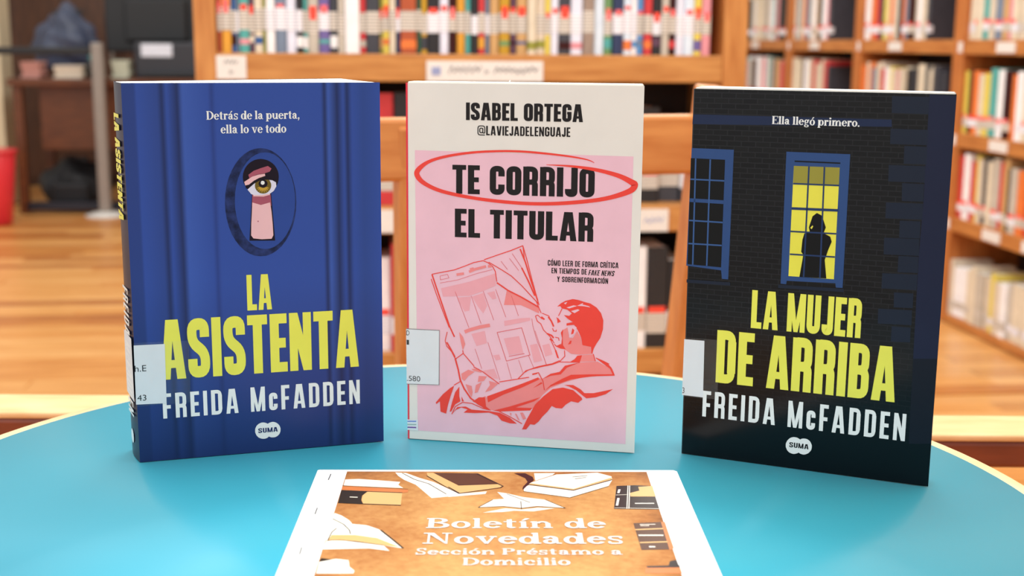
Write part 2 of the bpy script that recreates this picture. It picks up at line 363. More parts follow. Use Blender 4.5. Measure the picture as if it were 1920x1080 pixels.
def tape():
    m = bpy.data.materials.new('tape'); m.use_nodes = True; nt = m.node_tree; nt.nodes.remove(nt.nodes['Principled BSDF'])
    tr = nt.nodes.new('ShaderNodeBsdfTransparent'); gl = nt.nodes.new('ShaderNodeBsdfGlossy'); gl.inputs['Roughness'].default_value = .12
    n = nt.nodes.new('ShaderNodeTexNoise'); n.inputs['Scale'].default_value = 90; bp = nt.nodes.new('ShaderNodeBump'); bp.inputs['Strength'].default_value = .25
    nt.links.new(n.outputs['Fac'], bp.inputs['Height']); nt.links.new(bp.outputs[0], gl.inputs['Normal'])
    mx = nt.nodes.new('ShaderNodeMixShader'); mx.inputs[0].default_value = .05
    nt.links.new(tr.outputs[0], mx.inputs[1]); nt.links.new(gl.outputs[0], mx.inputs[2])
    nt.links.new(mx.outputs[0], nt.nodes['Material Output'].inputs[0]); MATS['tape'] = m
tape()
def blue_cover():
    """printed blue door: upright mouldings across the cover, deeper blue towards the foot of the print"""
    m = bpy.data.materials.new('blue_cover'); m.use_nodes = True; nt = m.node_tree; b = nt.nodes['Principled BSDF']
    b.inputs['Roughness'].default_value = .3; b.inputs['Specular IOR Level'].default_value = .25
    tc = nt.nodes.new('ShaderNodeTexCoord'); sx = nt.nodes.new('ShaderNodeSeparateXYZ'); nt.links.new(tc.outputs['Object'], sx.inputs[0])
    mr = nt.nodes.new('ShaderNodeMapRange'); mr.inputs['From Max'].default_value = .15; nt.links.new(sx.outputs['X'], mr.inputs[0])
    r = nt.nodes.new('ShaderNodeValToRGB'); cr = r.color_ramp
    B, D, L = (48, 76, 156), (30, 44, 92), (58, 88, 170)
    stops = [(0, (40, 62, 128)), (.045, (40, 62, 128)), (.055, B), (.13, (44, 68, 138)), (.147, D), (.165, B), (.205, D), (.225, L), (.32, B), (.335, (40, 62, 132)), (.35, B), (.76, B), (.775, D), (.79, L), (.825, D), (.85, B), (.865, D), (.885, B), (.93, (44, 70, 140)), (1, B)]
    while len(cr.elements) < len(stops): cr.elements.new(.5)
    for e, (p, c) in zip(cr.elements, stops): e.position = p; e.color = lin(c)+(1,)
    nt.links.new(mr.outputs[0], r.inputs[0])
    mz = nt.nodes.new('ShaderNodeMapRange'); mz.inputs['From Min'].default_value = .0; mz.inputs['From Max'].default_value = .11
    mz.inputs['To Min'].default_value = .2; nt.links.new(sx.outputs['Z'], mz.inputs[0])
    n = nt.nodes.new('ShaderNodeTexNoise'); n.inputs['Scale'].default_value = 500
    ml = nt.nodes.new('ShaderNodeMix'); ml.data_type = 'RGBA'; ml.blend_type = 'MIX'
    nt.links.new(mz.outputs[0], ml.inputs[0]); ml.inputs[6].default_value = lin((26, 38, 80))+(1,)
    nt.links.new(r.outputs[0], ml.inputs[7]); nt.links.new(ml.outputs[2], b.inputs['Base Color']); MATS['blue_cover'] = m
blue_cover()
def brick_cover():
    m = bpy.data.materials.new('brick_cover'); m.use_nodes = True; nt = m.node_tree; b = nt.nodes['Principled BSDF']
    b.inputs['Roughness'].default_value = .16; b.inputs['Specular IOR Level'].default_value = .2
    tc = nt.nodes.new('ShaderNodeTexCoord'); sx = nt.nodes.new('ShaderNodeSeparateXYZ'); cx = nt.nodes.new('ShaderNodeCombineXYZ')
    nt.links.new(tc.outputs['Object'], sx.inputs[0]); nt.links.new(sx.outputs['X'], cx.inputs[0]); nt.links.new(sx.outputs['Z'], cx.inputs[1])
    br = nt.nodes.new('ShaderNodeTexBrick'); br.inputs['Scale'].default_value = 1
    br.inputs['Brick Width'].default_value = .0085; br.inputs['Row Height'].default_value = .0031; br.inputs['Mortar Size'].default_value = .00028
    br.inputs['Color1'].default_value = lin((17, 17, 19))+(1,); br.inputs['Color2'].default_value = lin((23, 23, 24))+(1,); br.inputs['Mortar'].default_value = lin((34, 34, 37))+(1,)
    nt.links.new(cx.outputs[0], br.inputs['Vector'])
    mz = nt.nodes.new('ShaderNodeMapRange'); mz.inputs['From Min'].default_value = .02; mz.inputs['From Max'].default_value = .10; nt.links.new(sx.outputs['Z'], mz.inputs[0])
    ml = nt.nodes.new('ShaderNodeMix'); ml.data_type = 'RGBA'; ml.inputs[6].default_value = lin((11, 13, 17))+(1,)
    nt.links.new(mz.outputs[0], ml.inputs[0]); nt.links.new(br.outputs['Color'], ml.inputs[7]); nt.links.new(ml.outputs[2], b.inputs['Base Color'])
    MATS['brick_cover'] = m
brick_cover()
mat('ivory_cover', (232, 224, 216), rough=.42, var=.02)
SHELF = wood('shelf_beech', (180, 116, 56), (208, 148, 82), (3, 25, 25), .38)
SHELFV = wood('shelf_beech_upright', (182, 114, 54), (208, 144, 78), (25, 25, 3), .38)
SHELF2 = wood('wall_shelf_wood', (176, 106, 50), (202, 134, 70), (20, 3, 25), .4)
SHELF2V = wood('wall_shelf_upright', (176, 100, 46), (200, 126, 64), (20, 20, 3), .4)
CHAIR = wood('chair_beech', (196, 118, 58), (222, 150, 84), (18, 18, 4), .35)
DESK = wood('desk_mahogany', (84, 44, 20), (112, 62, 30), (3, 20, 20), .4)
RIMW = wood('table_rim_ply', (226, 188, 138), (244, 212, 164), (8, 8, 60), .5)
BLUE = mat('table_laminate', (66, 174, 198), rough=.3, var=.02, scale=10, spec=.35)
mat('dark_back', (58, 40, 30), rough=.7); mat('black_plastic', (24, 25, 28), rough=.4); mat('grey_metal', (150, 142, 134), rough=.4, metal=.3)
mat('shelf_label_white', (232, 228, 222), rough=.5, var=.03)
mat('wall_paint', (206, 190, 168), rough=.8, var=.03, scale=4)

ART = {
 'L': [
  ('escutcheon_print','navy_mottle',1,'p',[[(98,155.7),(97.7,150.5),(96.8,145.5),(95.4,140.8),(93.5,136.4),(91.2,132.5),(88.6,129.2),(85.6,126.6),(82.5,124.7),(79.2,123.6),(75.8,123.4),(72.5,123.9),(69.3,125.3),(66.3,127.4),(63.6,130.2),(61.2,133.6),(59.1,137.6),(57.6,142.1),(56.5,146.8),(55.9,151.8),(55.8,156.8),(56.2,161.9),(57.1,166.8),(58.5,171.4),(60.4,175.7),(62.6,179.4),(65.2,182.7),(68,185.2),(71.1,187.1),(74.3,188.2),(77.6,188.6),(80.9,188.1),(84,186.9),(87,184.9),(89.8,182.2),(92.3,178.9),(94.3,175),(96,170.6),(97.2,165.8),(97.9,160.8)]]),
  ('escutcheon_print','cover_blue2',2,'p',[[(97.3,156.6),(97,152),(96.2,147.5),(95.1,143.3),(93.5,139.4),(91.6,135.9),(89.3,132.9),(86.8,130.6),(84.2,128.9),(81.4,127.9),(78.5,127.7),(75.7,128.2),(73,129.4),(70.5,131.2),(68.2,133.7),(66.1,136.8),(64.4,140.4),(63.1,144.3),(62.2,148.6),(61.6,153.1),(61.6,157.6),(61.9,162.1),(62.7,166.5),(63.9,170.7),(65.5,174.5),(67.4,177.8),(69.5,180.7),(72,183.1),(74.6,184.7),(77.3,185.7),(80.1,186),(82.9,185.7),(85.5,184.6),(88.1,182.8),(90.4,180.4),(92.5,177.4),(94.3,173.9),(95.7,170),(96.6,165.7),(97.2,161.2)]]),
  ('keyhole_print','black_violet',3,'p',[[(87.9,171.2),(87.7,169.3),(87.2,167.5),(86.4,165.8),(85.2,164.2),(83.9,162.9),(82.3,161.9),(80.6,161.1),(78.8,160.7),(77,160.6),(75.1,160.8),(73.4,161.3),(71.7,162.2),(70.2,163.3),(69,164.7),(68,166.2),(67.2,167.9),(66.8,169.8),(66.7,171.6),(66.9,173.5),(67.5,175.3),(68.3,177),(69.4,178.5),(70.7,179.8),(72.2,180.8),(73.9,181.6),(75.7,182),(77.6,182.2),(79.4,181.9),(81.2,181.4),(82.8,180.6),(84.3,179.5),(85.6,178.2),(86.6,176.6),(87.4,174.9),(87.8,173.1)],[(72.1,164.9),(82.9,164.6),(84.7,132.7),(69.4,133.2)]]),
  ('keyhole_print','skin_dark',4,'p',[[(72,161.1),(82.7,160.9),(83,153.9),(71.5,154.2)]]),
  ('keyhole_print','skin',4.5,'p',[[(71.8,156.3),(76.8,154.6),(82.3,156),(83,150.6),(83.5,143),(83.7,136),(82.6,133.9),(76.8,133.8),(71.8,134.5),(70.5,136.4),(70.8,143.5),(71.4,151)]]),
  ('keyhole_print','skin_dark',4.5,'p',[[(70,172.9),(73.2,175.2),(77.4,176.7),(81.6,177.9),(83.7,176.3),(82.6,174.5),(79.4,173.5),(74.7,172.8),(70.5,170.8)],[(75.2,144.8),(75.2,144.5),(75,144.4),(74.7,144.4),(74.5,144.6),(74.5,144.8),(74.6,145.1),(74.8,145.2),(75,145.2),(75.2,145)]]),
  ('keyhole_print','eye_white',4.5,'p',[[(69.2,164.1),(73.5,167.8),(78.3,170.3),(83.5,169.9),(86.1,168),(86.3,165.6),(84.7,162.9),(82.2,161.1),(77.5,160.3),(73,160.6),(71.2,161.4)]]),
  ('keyhole_print','skin',5,'p',[[(67.4,168.7),(72.1,171.7),(75.7,172.8),(79.7,173.3),(79.9,172),(76.2,170.9),(73,169.2),(70.1,167),(68,166.6)]]),
  ('keyhole_print','black_violet',5.5,'p',[[(68,165.2),(70.1,167),(73,169.2),(76.2,170.7),(79.4,171.3),(83.5,171),(86.7,169.3),(87.2,167.4),(84,169.3),(81.4,169.7),(77.2,169.6),(74,168),(71.4,166.4),(68.7,164.7)]]),
  ('keyhole_print','iris',5.2,'p',[[(83.3,166.2),(83.1,165.1),(82.7,164.1),(82.1,163.2),(81.3,162.4),(80.4,161.8),(79.4,161.5),(78.3,161.4),(77.2,161.6),(76.2,161.9),(75.3,162.6),(74.6,163.3),(74,164.3),(73.7,165.3),(73.6,166.4),(73.8,167.5),(74.2,168.5),(74.8,169.4),(75.5,170.2),(76.5,170.8),(77.5,171.1),(78.6,171.2),(79.6,171.1),(80.7,170.7),(81.5,170.1),(82.3,169.3),(82.8,168.3),(83.2,167.3)]]),
  ('keyhole_print','iris_gold',5.6,'p',[[(81,165.3),(82.4,164.3),(80.7,164.6),(81.7,163.1),(80.1,164),(80.5,162.2),(79.3,163.7),(79.1,161.7),(78.4,163.6),(77.5,161.8),(77.4,163.7),(76.1,162.3),(76.6,164.1),(75,163.3),(76.1,164.7),(74.4,164.5),(75.8,165.4)]]),
  ('keyhole_print','black_violet',6,'p',[[(81.1,167.3),(80.9,166.6),(80.5,165.9),(80,165.4),(79.2,165),(78.4,164.9),(77.6,165.1),(76.9,165.4),(76.3,166),(76,166.7),(75.8,167.4),(76,168.2),(76.4,168.9),(77,169.4),(77.7,169.7),(78.5,169.8),(79.3,169.7),(80.1,169.3),(80.6,168.8),(81,168.1)]]),
  ('keyhole_print','white_ink',6.5,'p',[[(79.4,167.9),(79.3,167.4),(79,167),(78.6,166.8),(78.2,166.7),(77.8,166.8),(77.4,167.1),(77.1,167.5),(77.1,167.9),(77.2,168.4),(77.4,168.8),(77.8,169.1),(78.2,169.1),(78.7,169),(79.1,168.8),(79.3,168.4)]]),
  ('keyhole_print','skin',6,'p',[[(72.5,160.7),(77.5,160.5),(82.2,161.2),(82.5,160.6),(78.5,159.6),(72.5,159.9)]]),
  ('tagline_lettering','white_ink',2,'t',('Detrás de la puerta,','s',46.9,205.7,101.2,5,0)),
  ('tagline_lettering','white_ink',2,'t',('ella lo ve todo','s',54.8,197.6,93.1,5.1,0)),
  ('title_lettering','yellow_ink',2,'t',('LA','c',66.9,90.3,81.7,22,0)),
  ('title_lettering','yellow_ink',2,'t',('ASISTENTA','c',14.8,50.5,134.7,36.8,0)),
  ('author_lettering','white_ink',2,'t',('FREIDA McFADDEN','w',14.8,26.3,135,15.6,0)),
  ('publisher_logo','white_ink',2,'p',[[(79.1,13.2),(79,12.1),(78.7,11.2),(78.2,10.3),(77.5,9.5),(76.8,8.9),(75.9,8.5),(75,8.3),(74,8.3),(73,8.5),(72.1,8.9),(71.2,9.4),(70.5,10.2),(69.9,11),(69.5,12),(69.2,13),(69.2,14),(69.3,15.1),(69.6,16),(70.1,16.9),(70.7,17.6),(71.5,18.2),(72.4,18.6),(73.3,18.9),(74.3,18.9),(75.2,18.7),(76.2,18.3),(77,17.8),(77.7,17),(78.3,16.2),(78.8,15.2),(79,14.2)],[(84.8,13.3),(84.7,12.3),(84.4,11.4),(84,10.6),(83.3,9.8),(82.6,9.3),(81.8,8.9),(80.9,8.7),(80,8.7),(79,8.8),(78.1,9.2),(77.3,9.7),(76.6,10.4),(76,11.2),(75.6,12.2),(75.4,13.1),(75.3,14.1),(75.4,15.1),(75.7,16),(76.2,16.9),(76.8,17.6),(77.5,18.1),(78.4,18.5),(79.3,18.7),(80.2,18.8),(81.1,18.6),(82,18.2),(82.8,17.7),(83.5,17),(84.1,16.2),(84.5,15.3),(84.8,14.3)]]),
  ('publisher_logo','navy_ink',3,'t',('SUMA','w',71.1,12.3,83,3,0)),
  ('library_label','label_white',4,'p',[[(-0.26,72.9),(17.6,72.7),(17.1,35.9),(-0.58,36.4)]]),
  ('library_label','black_ink',5,'t',('h.E','b',-0.38,56.7,6.3,3.8,0)),
  ('library_label','black_ink',5,'t',('43','b',0.3,38.6,5.5,3.6,0)),
  ('clear_tape','tape',6,'p',[[(-0.19,74.4),(31.6,74),(31.3,35.3),(-0.64,35.2)]]),
 ],
 'M': [
  ('pink_panel','cover_pink',1,'p',[[(5.4,185.5),(140.5,184.7),(140.2,5.4),(6.4,5.7)]]),
  ('author_lettering','black_print',2,'t',('ISABEL ORTEGA','c',37.7,204.6,109.6,10.6,0)),
  ('author_lettering','black_print',2,'t',('@LAVIEJADELENGUAJE','w',44.9,195.6,102.1,5.7,0)),
  ('title_lettering','black_print',2,'t',('TE CORRIJO','c',29.2,159.3,117.5,17.8,0)),
  ('title_lettering','black_print',2,'t',('EL TITULAR','c',30.8,132.2,117.4,17.8,0)),
  ('red_circle_print','red_ink',3,'v',[(87.8,178.5,0.31),(102.8,178,1.24),(118.1,176.2,2.1),(131.4,173.1,2.7),(139.6,169.4,3.5),(141.7,167.4,3.9),(138.2,163.6,3.3),(123.7,158.8,2.5),(103.2,155.8,2.3),(82.5,154.5,2.1),(61.6,155.1,2.1),(40.4,157.2,2.1),(22.3,160.6,2.3),(11.5,165.1,2.7),(7,169.6,3.3),(7.4,173.3,3.1),(13.6,178.3,2.1),(24.3,181.9,1.65),(40.2,184.7,1.44),(56,186,1.34),(71.6,186.2,1.34),(87.2,185.3,1.24),(102.6,183.8,1.03),(112.9,182.1,0.72),(117,180.4,0.31)]),
  ('subtitle_lettering','black_print',2,'t',('CÓMO LEER DE FORMA CRÍTICA','w',89.5,116.5,133.1,3.5,0)),
  ('subtitle_lettering','black_print',2,'t',('EN TIEMPOS DE','w',91.9,111.8,113.8,3.4,0)),
  ('subtitle_lettering','black_print',2,'t',('FAKE NEWS','w',114.7,111.5,130.4,3.3,0.2)),
  ('subtitle_lettering','black_print',2,'t',('Y SOBREINFORMACIÓN','w',95.4,106.6,127,3.4,0)),
  ('reader_drawing','red_tint',2,'p',[[(21.9,99.4),(40,104.3),(56.6,110.3),(57,102.7),(49,98.8),(40.1,95.4),(23.2,94.1)]]),
  ('reader_drawing','red_mid',2,'p',[[(63.9,99.7),(72.8,96),(84.4,90),(84.5,86.1),(78.3,88.8),(72.9,90.9),(62.2,90.5)]]),
  ('reader_drawing','red_tint',2,'p',[[(32.2,93.9),(41.3,94.9),(40.1,85.9),(37.1,85.2)],[(41.9,94.9),(49,97.6),(51.5,89.4),(49.1,84.5),(45.5,89.1)],[(51.4,97.7),(56.2,99.1),(57.4,94.4),(55,93.7)],[(62.4,80.4),(73,82.6),(78.9,83.2),(79,81.4),(72.5,79.6),(62.7,77.1)]]),
  ('reader_drawing','red_tint',2,'p',[[(62.3,69.1),(72,71.2),(74.8,60.5),(65.7,58.7)],[(41.5,71),(50.1,73.4),(51.5,65.6),(44.9,63.3)],[(55.5,57.9),(59.4,58.7),(60.5,55.5),(57.5,54.7)],[(79,65.7),(83.5,66.9),(86.9,56.2),(81.7,54.7)],[(86.7,66),(91.2,67.3),(93.3,60.5),(88.8,59)],[(49,47.6),(56.3,49.3),(59,42.9),(53,43.2)]]),
  ('reader_drawing','red_ink',3,'l',[(0.55,[(16.1,108.1),(18.9,108.8),(30.3,111.4),(36.9,114),(42.9,116.6),(48.8,118),(51.8,116.9),(54.8,114.7),(56.6,111.5),(57.6,105.1)]),(0.55,[(15.6,105.1),(18.9,95.7),(23.2,84.5),(27.2,74.5)]),(0.55,[(49.4,118.6),(59.5,122.5),(66.5,125.1),(73.8,128.3)]),(0.55,[(73.8,128.3),(76,121.1),(79.8,107.1),(84.4,91.4)]),(0.55,[(52.4,117.2),(60.8,112.6),(66.8,109),(73.3,103.3),(79.3,97.1),(84.3,92)]),(0.55,[(73.8,128.3),(74.9,119.8),(78.6,108.3),(83.8,93.2)])]),
  ('reader_drawing','red_ink',3,'l',[(0.9,[(16.1,108.1),(18.9,99.9),(23.8,85.8),(27.5,75.1),(30.6,68.6)]),(0.9,[(57.6,104.5),(64.5,100),(72.8,96.2),(80,92.4),(84.4,90)]),(0.9,[(72.1,126.2),(75.5,118.1),(79.2,106.5),(83.5,94.3)]),(0.9,[(73.2,114.5),(77.4,106.5),(81.7,97.2)])]),
  ('reader_drawing','red_line',3,'l',[(0.28,[(31,97.7),(39.9,75.1)]),(0.28,[(41.3,95.5),(47.7,77.9)]),(0.28,[(49,98.8),(55.8,80.6)]),(0.28,[(56.8,100.3),(63.5,82.8)]),(0.28,[(66.9,96.6),(71.5,84)]),(0.28,[(67.2,123.1),(73.2,114.5)]),(0.28,[(60.1,118.1),(64.3,113)]),(0.28,[(65.4,120.1),(71.4,112.7)]),(0.28,[(21.3,102.7),(32.8,105.2),(45.3,109.9),(54.8,112.6)]),(0.28,[(21.3,107.2),(26.1,108.5),(27,106.2),(21.6,104.8),(21.3,107.2)])]),
  ('reader_drawing','red_mid',3.2,'l',[(1.6,[(31.9,108.5),(36.6,109.4)]),(1.6,[(39.9,110.6),(44.1,112.5),(50.7,114.5)]),(1.6,[(51.9,114.6),(54.2,114.7)]),(1.6,[(40.5,112.1),(42.9,112.8)])]),
  ('reader_drawing','red_mid',3,'l',[(2.2,[(37.2,72.1),(40.2,73.5),(46.8,75.7),(53.4,77.2)])]),
  ('reader_drawing','red_line',3,'l',[(0.4,[(58,72.8),(73.6,76.5),(79.1,59.4),(64.1,54.7),(58,72.8)]),(0.4,[(65.7,57.8),(75.5,60.1)])]),
  ('reader_drawing','red_line',3,'l',[(0.26,[(43.9,61.6),(48.3,48.9)]),(0.26,[(52.1,66.3),(60,42.2)]),(0.26,[(64.4,53.7),(67.5,43.3)]),(0.26,[(71.9,55.8),(74.7,47.7)]),(0.26,[(78.1,59.1),(81.5,51.4)]),(0.26,[(82.1,75),(89.5,53.8)])]),
  ('reader_drawing','red_line',3,'l',[(0.28,[(80,82.7),(80.7,77.7),(83.6,68.3),(86.8,61.1),(89.5,53.6)])]),
  ('reader_drawing','red_ink',3,'l',[(0.5,[(92,69.8),(94.9,63.8),(97.2,58.2)]),(0.5,[(74.9,47.4),(78.3,49.8),(86.1,52.2),(93.4,54.1),(97.8,56)]),(0.5,[(97.8,56),(101.1,59.8),(100.8,63.5)]),(0.5,[(97.8,55.9),(110.6,56.4)]),(0.5,[(82.7,93.5),(85.8,86.4)]),(0.5,[(86.4,86.4),(90.6,84.9),(93.5,78.3)]),(0.5,[(82.2,84.5),(83.4,81.2),(85.7,79.6),(87.4,75.8),(91.4,72),(94.3,67.7)]),(0.5,[(82.2,84.5),(83.6,85.1),(86.2,83),(87.9,82.5)]),(0.5,[(98.8,89.8),(97.8,87.5),(96.7,85.2)]),(0.5,[(93,77.2),(93.8,75.5),(95.3,75.3),(95.5,76.4)]),(0.5,[(94.8,71.6),(97,71.2),(97.3,69.5)]),(0.5,[(94.3,67.1),(95.7,65.8),(98.7,67.3)]),(0.5,[(120.5,59.7),(125,58),(128.9,56.2)]),(0.5,[(118.8,62.2),(120.3,57.5)])]),
  ('reader_drawing','red_ink',3.1,'l',[(1,[(90.3,84.3),(92.3,81.6),(93.8,78.3)]),(1,[(85.9,84.1),(87.9,82.5)]),(1,[(89.7,73.6),(92.5,72.6),(93.9,71)]),(1,[(91.4,70.3),(93.4,69.3)]),(1,[(95.2,63.2),(96.8,58.5)])]),
  ('reader_drawing','red_mid',2.5,'p',[[(99.7,76.4),(102.4,78.2),(103.7,71.5),(105.9,71.6),(108.5,76.2),(110.8,71.9),(112,67.4),(117,66.6),(117.7,62.1),(110.5,61.2),(105,61.5),(101,64.1),(96,65.8),(98.7,66.8),(99.2,71.3),(98.3,74.6)],[(111.9,61),(118.8,61.9),(120.3,57.5),(110.6,56.7)]]),
  ('reader_drawing','red_ink',3.2,'p',[[(95.8,91),(98.2,93.3),(101,94.9),(105.4,96.2),(108.7,95.8),(113.1,94.6),(116.4,93.9),(120.3,91.5),(123.1,88.1),(124.6,83.7),(124.5,78.1),(123,72.5),(120.8,69),(119,65.5),(118.2,62.1),(117.7,62.4),(117.3,66.6),(112,67.4),(111.1,71.9),(109.7,75.2),(107.9,78.4),(106.5,80),(101.8,79.3),(101.8,80.7),(105.7,81.7),(102.3,83.8),(100,85.9),(103.4,85.5),(105,87.2),(102.2,89.3),(98.8,90),(97.7,91.4)],[(95.3,84.3),(96.8,83.5),(98.2,81.6),(96.2,80.6),(95.9,82.9)],[(94.8,66),(98.7,66.8),(99.1,71.3),(98.3,74.6),(99.7,76.9),(99.5,71.3),(99.8,66.8),(101.6,64.1),(98.2,64.5)],[(107.2,58.2),(108.9,60.5),(111.9,61),(110.6,56.7),(104.5,56.4)],[(102.9,67.3),(104.2,69.8),(105.2,69.9),(104.8,67.9)]]),
  ('reader_drawing','cover_pink',3.8,'p',[[(101.6,90.7),(106,92.3),(108.2,92),(103.3,90.2)],[(104.4,88.6),(108.8,90),(109.8,89.4),(106.7,87.4)],[(108.2,92.1),(112,94.1),(111.5,93.1),(115.4,92.2),(116.5,91.4),(112.6,92)],[(99.9,93.4),(102.1,94.3),(101,92.6)],[(103.6,73.8),(104.1,77.7),(106.2,79.8),(108.2,78.5),(107.5,75.1),(104.8,71.8),(103.4,72.1)]]),
  ('reader_drawing','red_ink',4.2,'p',[[(105.5,77.8),(106.8,76.7),(106.2,74.4),(104.7,73.8)]]),
  ('reader_drawing','red_mid',2,'p',[[(43.9,27.3),(50.5,31.1),(52.5,29.8),(61,33.7),(72.8,39),(84.5,44.9),(87.1,44.4),(92.2,47.4),(98,49),(101.8,53.1),(110.2,56.2),(121.6,57.4),(126.2,55.1),(130,54.6),(132.3,49.6),(124.4,48.5),(111.6,46.5),(102,43.3),(92.4,38.8),(87.3,33.9),(81.5,24.9),(66.5,23),(55.9,22),(50.6,23)]]),
  ('reader_drawing','red_ink',3,'p',[[(51.8,31.1),(61,35),(72.8,40),(84.5,45.3),(85.2,44),(74.2,38.1),(62.4,32.8),(52.5,27.2)],[(55.9,22),(66.4,25.3),(79.5,30.1),(86,32.5),(82.1,29.6),(70.4,24.9),(80.9,25.2),(79.6,23.5),(59.9,21.6)],[(87.1,44.4),(92.2,48),(98,49.6),(101.2,53.7),(110.2,56.2),(102.5,52.5),(98.7,48),(92.3,46.7)],[(99.4,45.1),(105.2,48.1),(118,49.1),(132.3,49.9),(132.4,49),(118,47.8),(105.2,45.1),(92.4,39.8),(88.5,36.6),(92.4,40.8)],[(120.3,59.6),(128,56.5),(130.7,53.4),(132.5,49.3),(131.4,49.2),(129.4,53.3),(125.5,56)],[(74.5,10.8),(77.7,18),(82.8,27.7),(88,33.3),(93.7,38.2),(100.2,39.6),(106.7,38.3),(111.9,34),(112.6,32.7),(110,30.3),(105.5,31),(102.3,28.8),(99.8,26),(95.9,26.1),(93.3,27.3),(90.7,23.5),(87.5,20),(85,16.5),(82.4,14.3),(79.8,14.5),(77.2,11)],[(100.8,41.3),(106.6,41.6),(111.2,39.2),(113.8,36.8),(119.5,37.1),(125.9,38.8),(131.6,40.4),(127.2,36.9),(120.9,34.5),(115.1,33.5),(113.2,34.8),(108.6,38.4),(104,40.5)],[(18.4,25.1),(23.1,30.8),(27.8,35.1),(30.5,36.9),(28.5,31.1),(26.5,24.3),(25.2,18.1),(23.2,18.7),(21.5,19.2),(21.1,26),(18.8,24.1)],[(31.1,32.6),(33.8,36.4),(33.8,30.1),(34.5,26.8),(31.2,24.6),(28.5,19.7),(27.5,19.6),(29.2,26.4)],[(35.2,30.1),(36.9,26.9),(35.5,26.8)],[(29.2,18.4),(32.5,22.9),(37.9,23.6),(41.9,21.8),(53.2,21.5),(59.9,20.9),(66.5,18),(71.2,14.3),(66.6,14.3),(61.3,15.7),(58.6,18.8),(53.2,20.5),(43.9,19.6),(36.6,19.5),(39.2,21.7),(35.2,22.8),(31.9,21.2)],[(42.5,27.2),(46.5,30.1),(50.5,30.4),(51.2,24.4),(54.6,21.9),(50.6,22.4),(46.6,25.5)],[(81.3,38.2),(86.5,42.4),(87.2,41.5),(83.3,39.3)],[(80.5,47.4),(84.4,48.6),(83.8,47.5),(80.9,46.6)]]),
  ('reader_drawing','red_mid',3.2,'p',[[(35.1,44.9),(39.7,47.8),(43.7,46.6),(39.8,43.8),(37.1,40.3),(35.4,41.5)],[(41.7,48.5),(46.4,48.8),(48.4,46.2),(43,47.3)],[(46.4,44.1),(51.7,44.1),(49.7,41),(45.8,40.1)],[(53,41.2),(59,39.9),(54.4,35.3),(50.5,33.7),(53.7,38.6)],[(44.5,38),(48.4,40.3),(45.8,33.5),(43.8,32.7)],[(37.8,38.3),(41.8,37.2),(42.5,33.3),(41.9,29.9),(39.8,33.1)],[(33.6,71.9),(36.2,68.8),(37.6,64.2),(36,60.2),(34.6,66)],[(73.1,21.7),(75,21.9),(77.1,18),(75.1,17.2)],[(69.8,20.9),(70.8,20.8),(73.1,16.4),(71.8,17)],[(66.5,21.3),(67.8,20.8),(67.2,19)]]),
  ('reader_drawing','red_ink',3.4,'l',[(0.55,[(25.9,71.6),(24.6,65.9),(25.6,62.3),(28.7,59.1),(30.7,55.2),(31.7,54.6)]),(0.55,[(31.7,54.6),(36.3,58.2),(43.4,50.3)]),(0.55,[(36.3,58.2),(36,60.2)]),(0.55,[(59.6,40.9),(71.5,43.5),(78.6,45)]),(0.55,[(71.5,43.5),(76.6,49.1),(84.4,52.2),(93.4,54.6),(97.9,56.8)]),(0.55,[(84.4,48.6),(87.5,43.1),(88.5,37.3)]),(0.55,[(28.9,18),(31.2,23.2),(35.9,26.2),(41.9,25.9),(49.2,23),(53.2,22.5)]),(0.55,[(59.9,21.6),(66.5,18.7),(74.5,14.5)]),(0.55,[(43,49.9),(49,46.9),(59.7,39.6)]),(0.55,[(30.4,37.2),(34.5,39.8)])]),
  ('reader_drawing','red_ink',3.4,'l',[(1,[(31.1,54.6),(33.1,47.4),(34.4,40.8),(37.1,35),(41.2,29.2),(46.6,25.5),(52.6,22.5)]),(1,[(25.6,64.9),(28.3,60.4),(30.9,55.6)])]),
  ('library_label','label_edge',4.6,'p',[[(-0.82,72.5),(21,72.5),(20.8,36.7),(-0.67,36.1)]]),
  ('library_label','label_white',5.2,'p',[[(-0.82,72.1),(20.7,72.1),(20.4,37),(-0.67,36.5)]]),
  ('library_label','black_ink',6,'t',('.580','b',-0.51,38.4,8.3,3.4,0)),
  ('library_label','black_ink',6,'t',('D','b',-0.66,68.2,1.36,3.1,0)),
  ('library_label','black_ink',6,'t',('1','b',-0.51,62.1,1.05,3.1,0)),
  ('clear_tape','tape',7,'p',[[(-0.82,73.2),(26,73.4),(25.9,36.2),(-0.67,35.4)]]),
  ('stripe_label','label_white',4,'p',[[(-0.43,12.7),(6.6,12.9),(6.8,5.8),(-0.28,5.8)]]),
  ('stripe_label','stripe_blue',5,'l',[(0.75,[(-0.35,11.5),(5.5,11.8)])]),
  ('stripe_label','stripe_green',5,'l',[(0.75,[(-0.35,9.4),(5.5,9.7)])]),
  ('stripe_label','stripe_purple',5,'l',[(0.85,[(-0.35,7.5),(5.5,7.7)])]),
  ('spine_edge_print','red_spine',2,'p',[[(-0.17,226.8),(1.02,226.5),(0.89,-0.12),(-0.18,-0.01)]]),
 ],
 'R': [
  ('cornice_print','night_blue',1,'p',[[(0.06,210.2),(114.1,210.5),(114.4,206.5),(-0.12,204.4)]]),
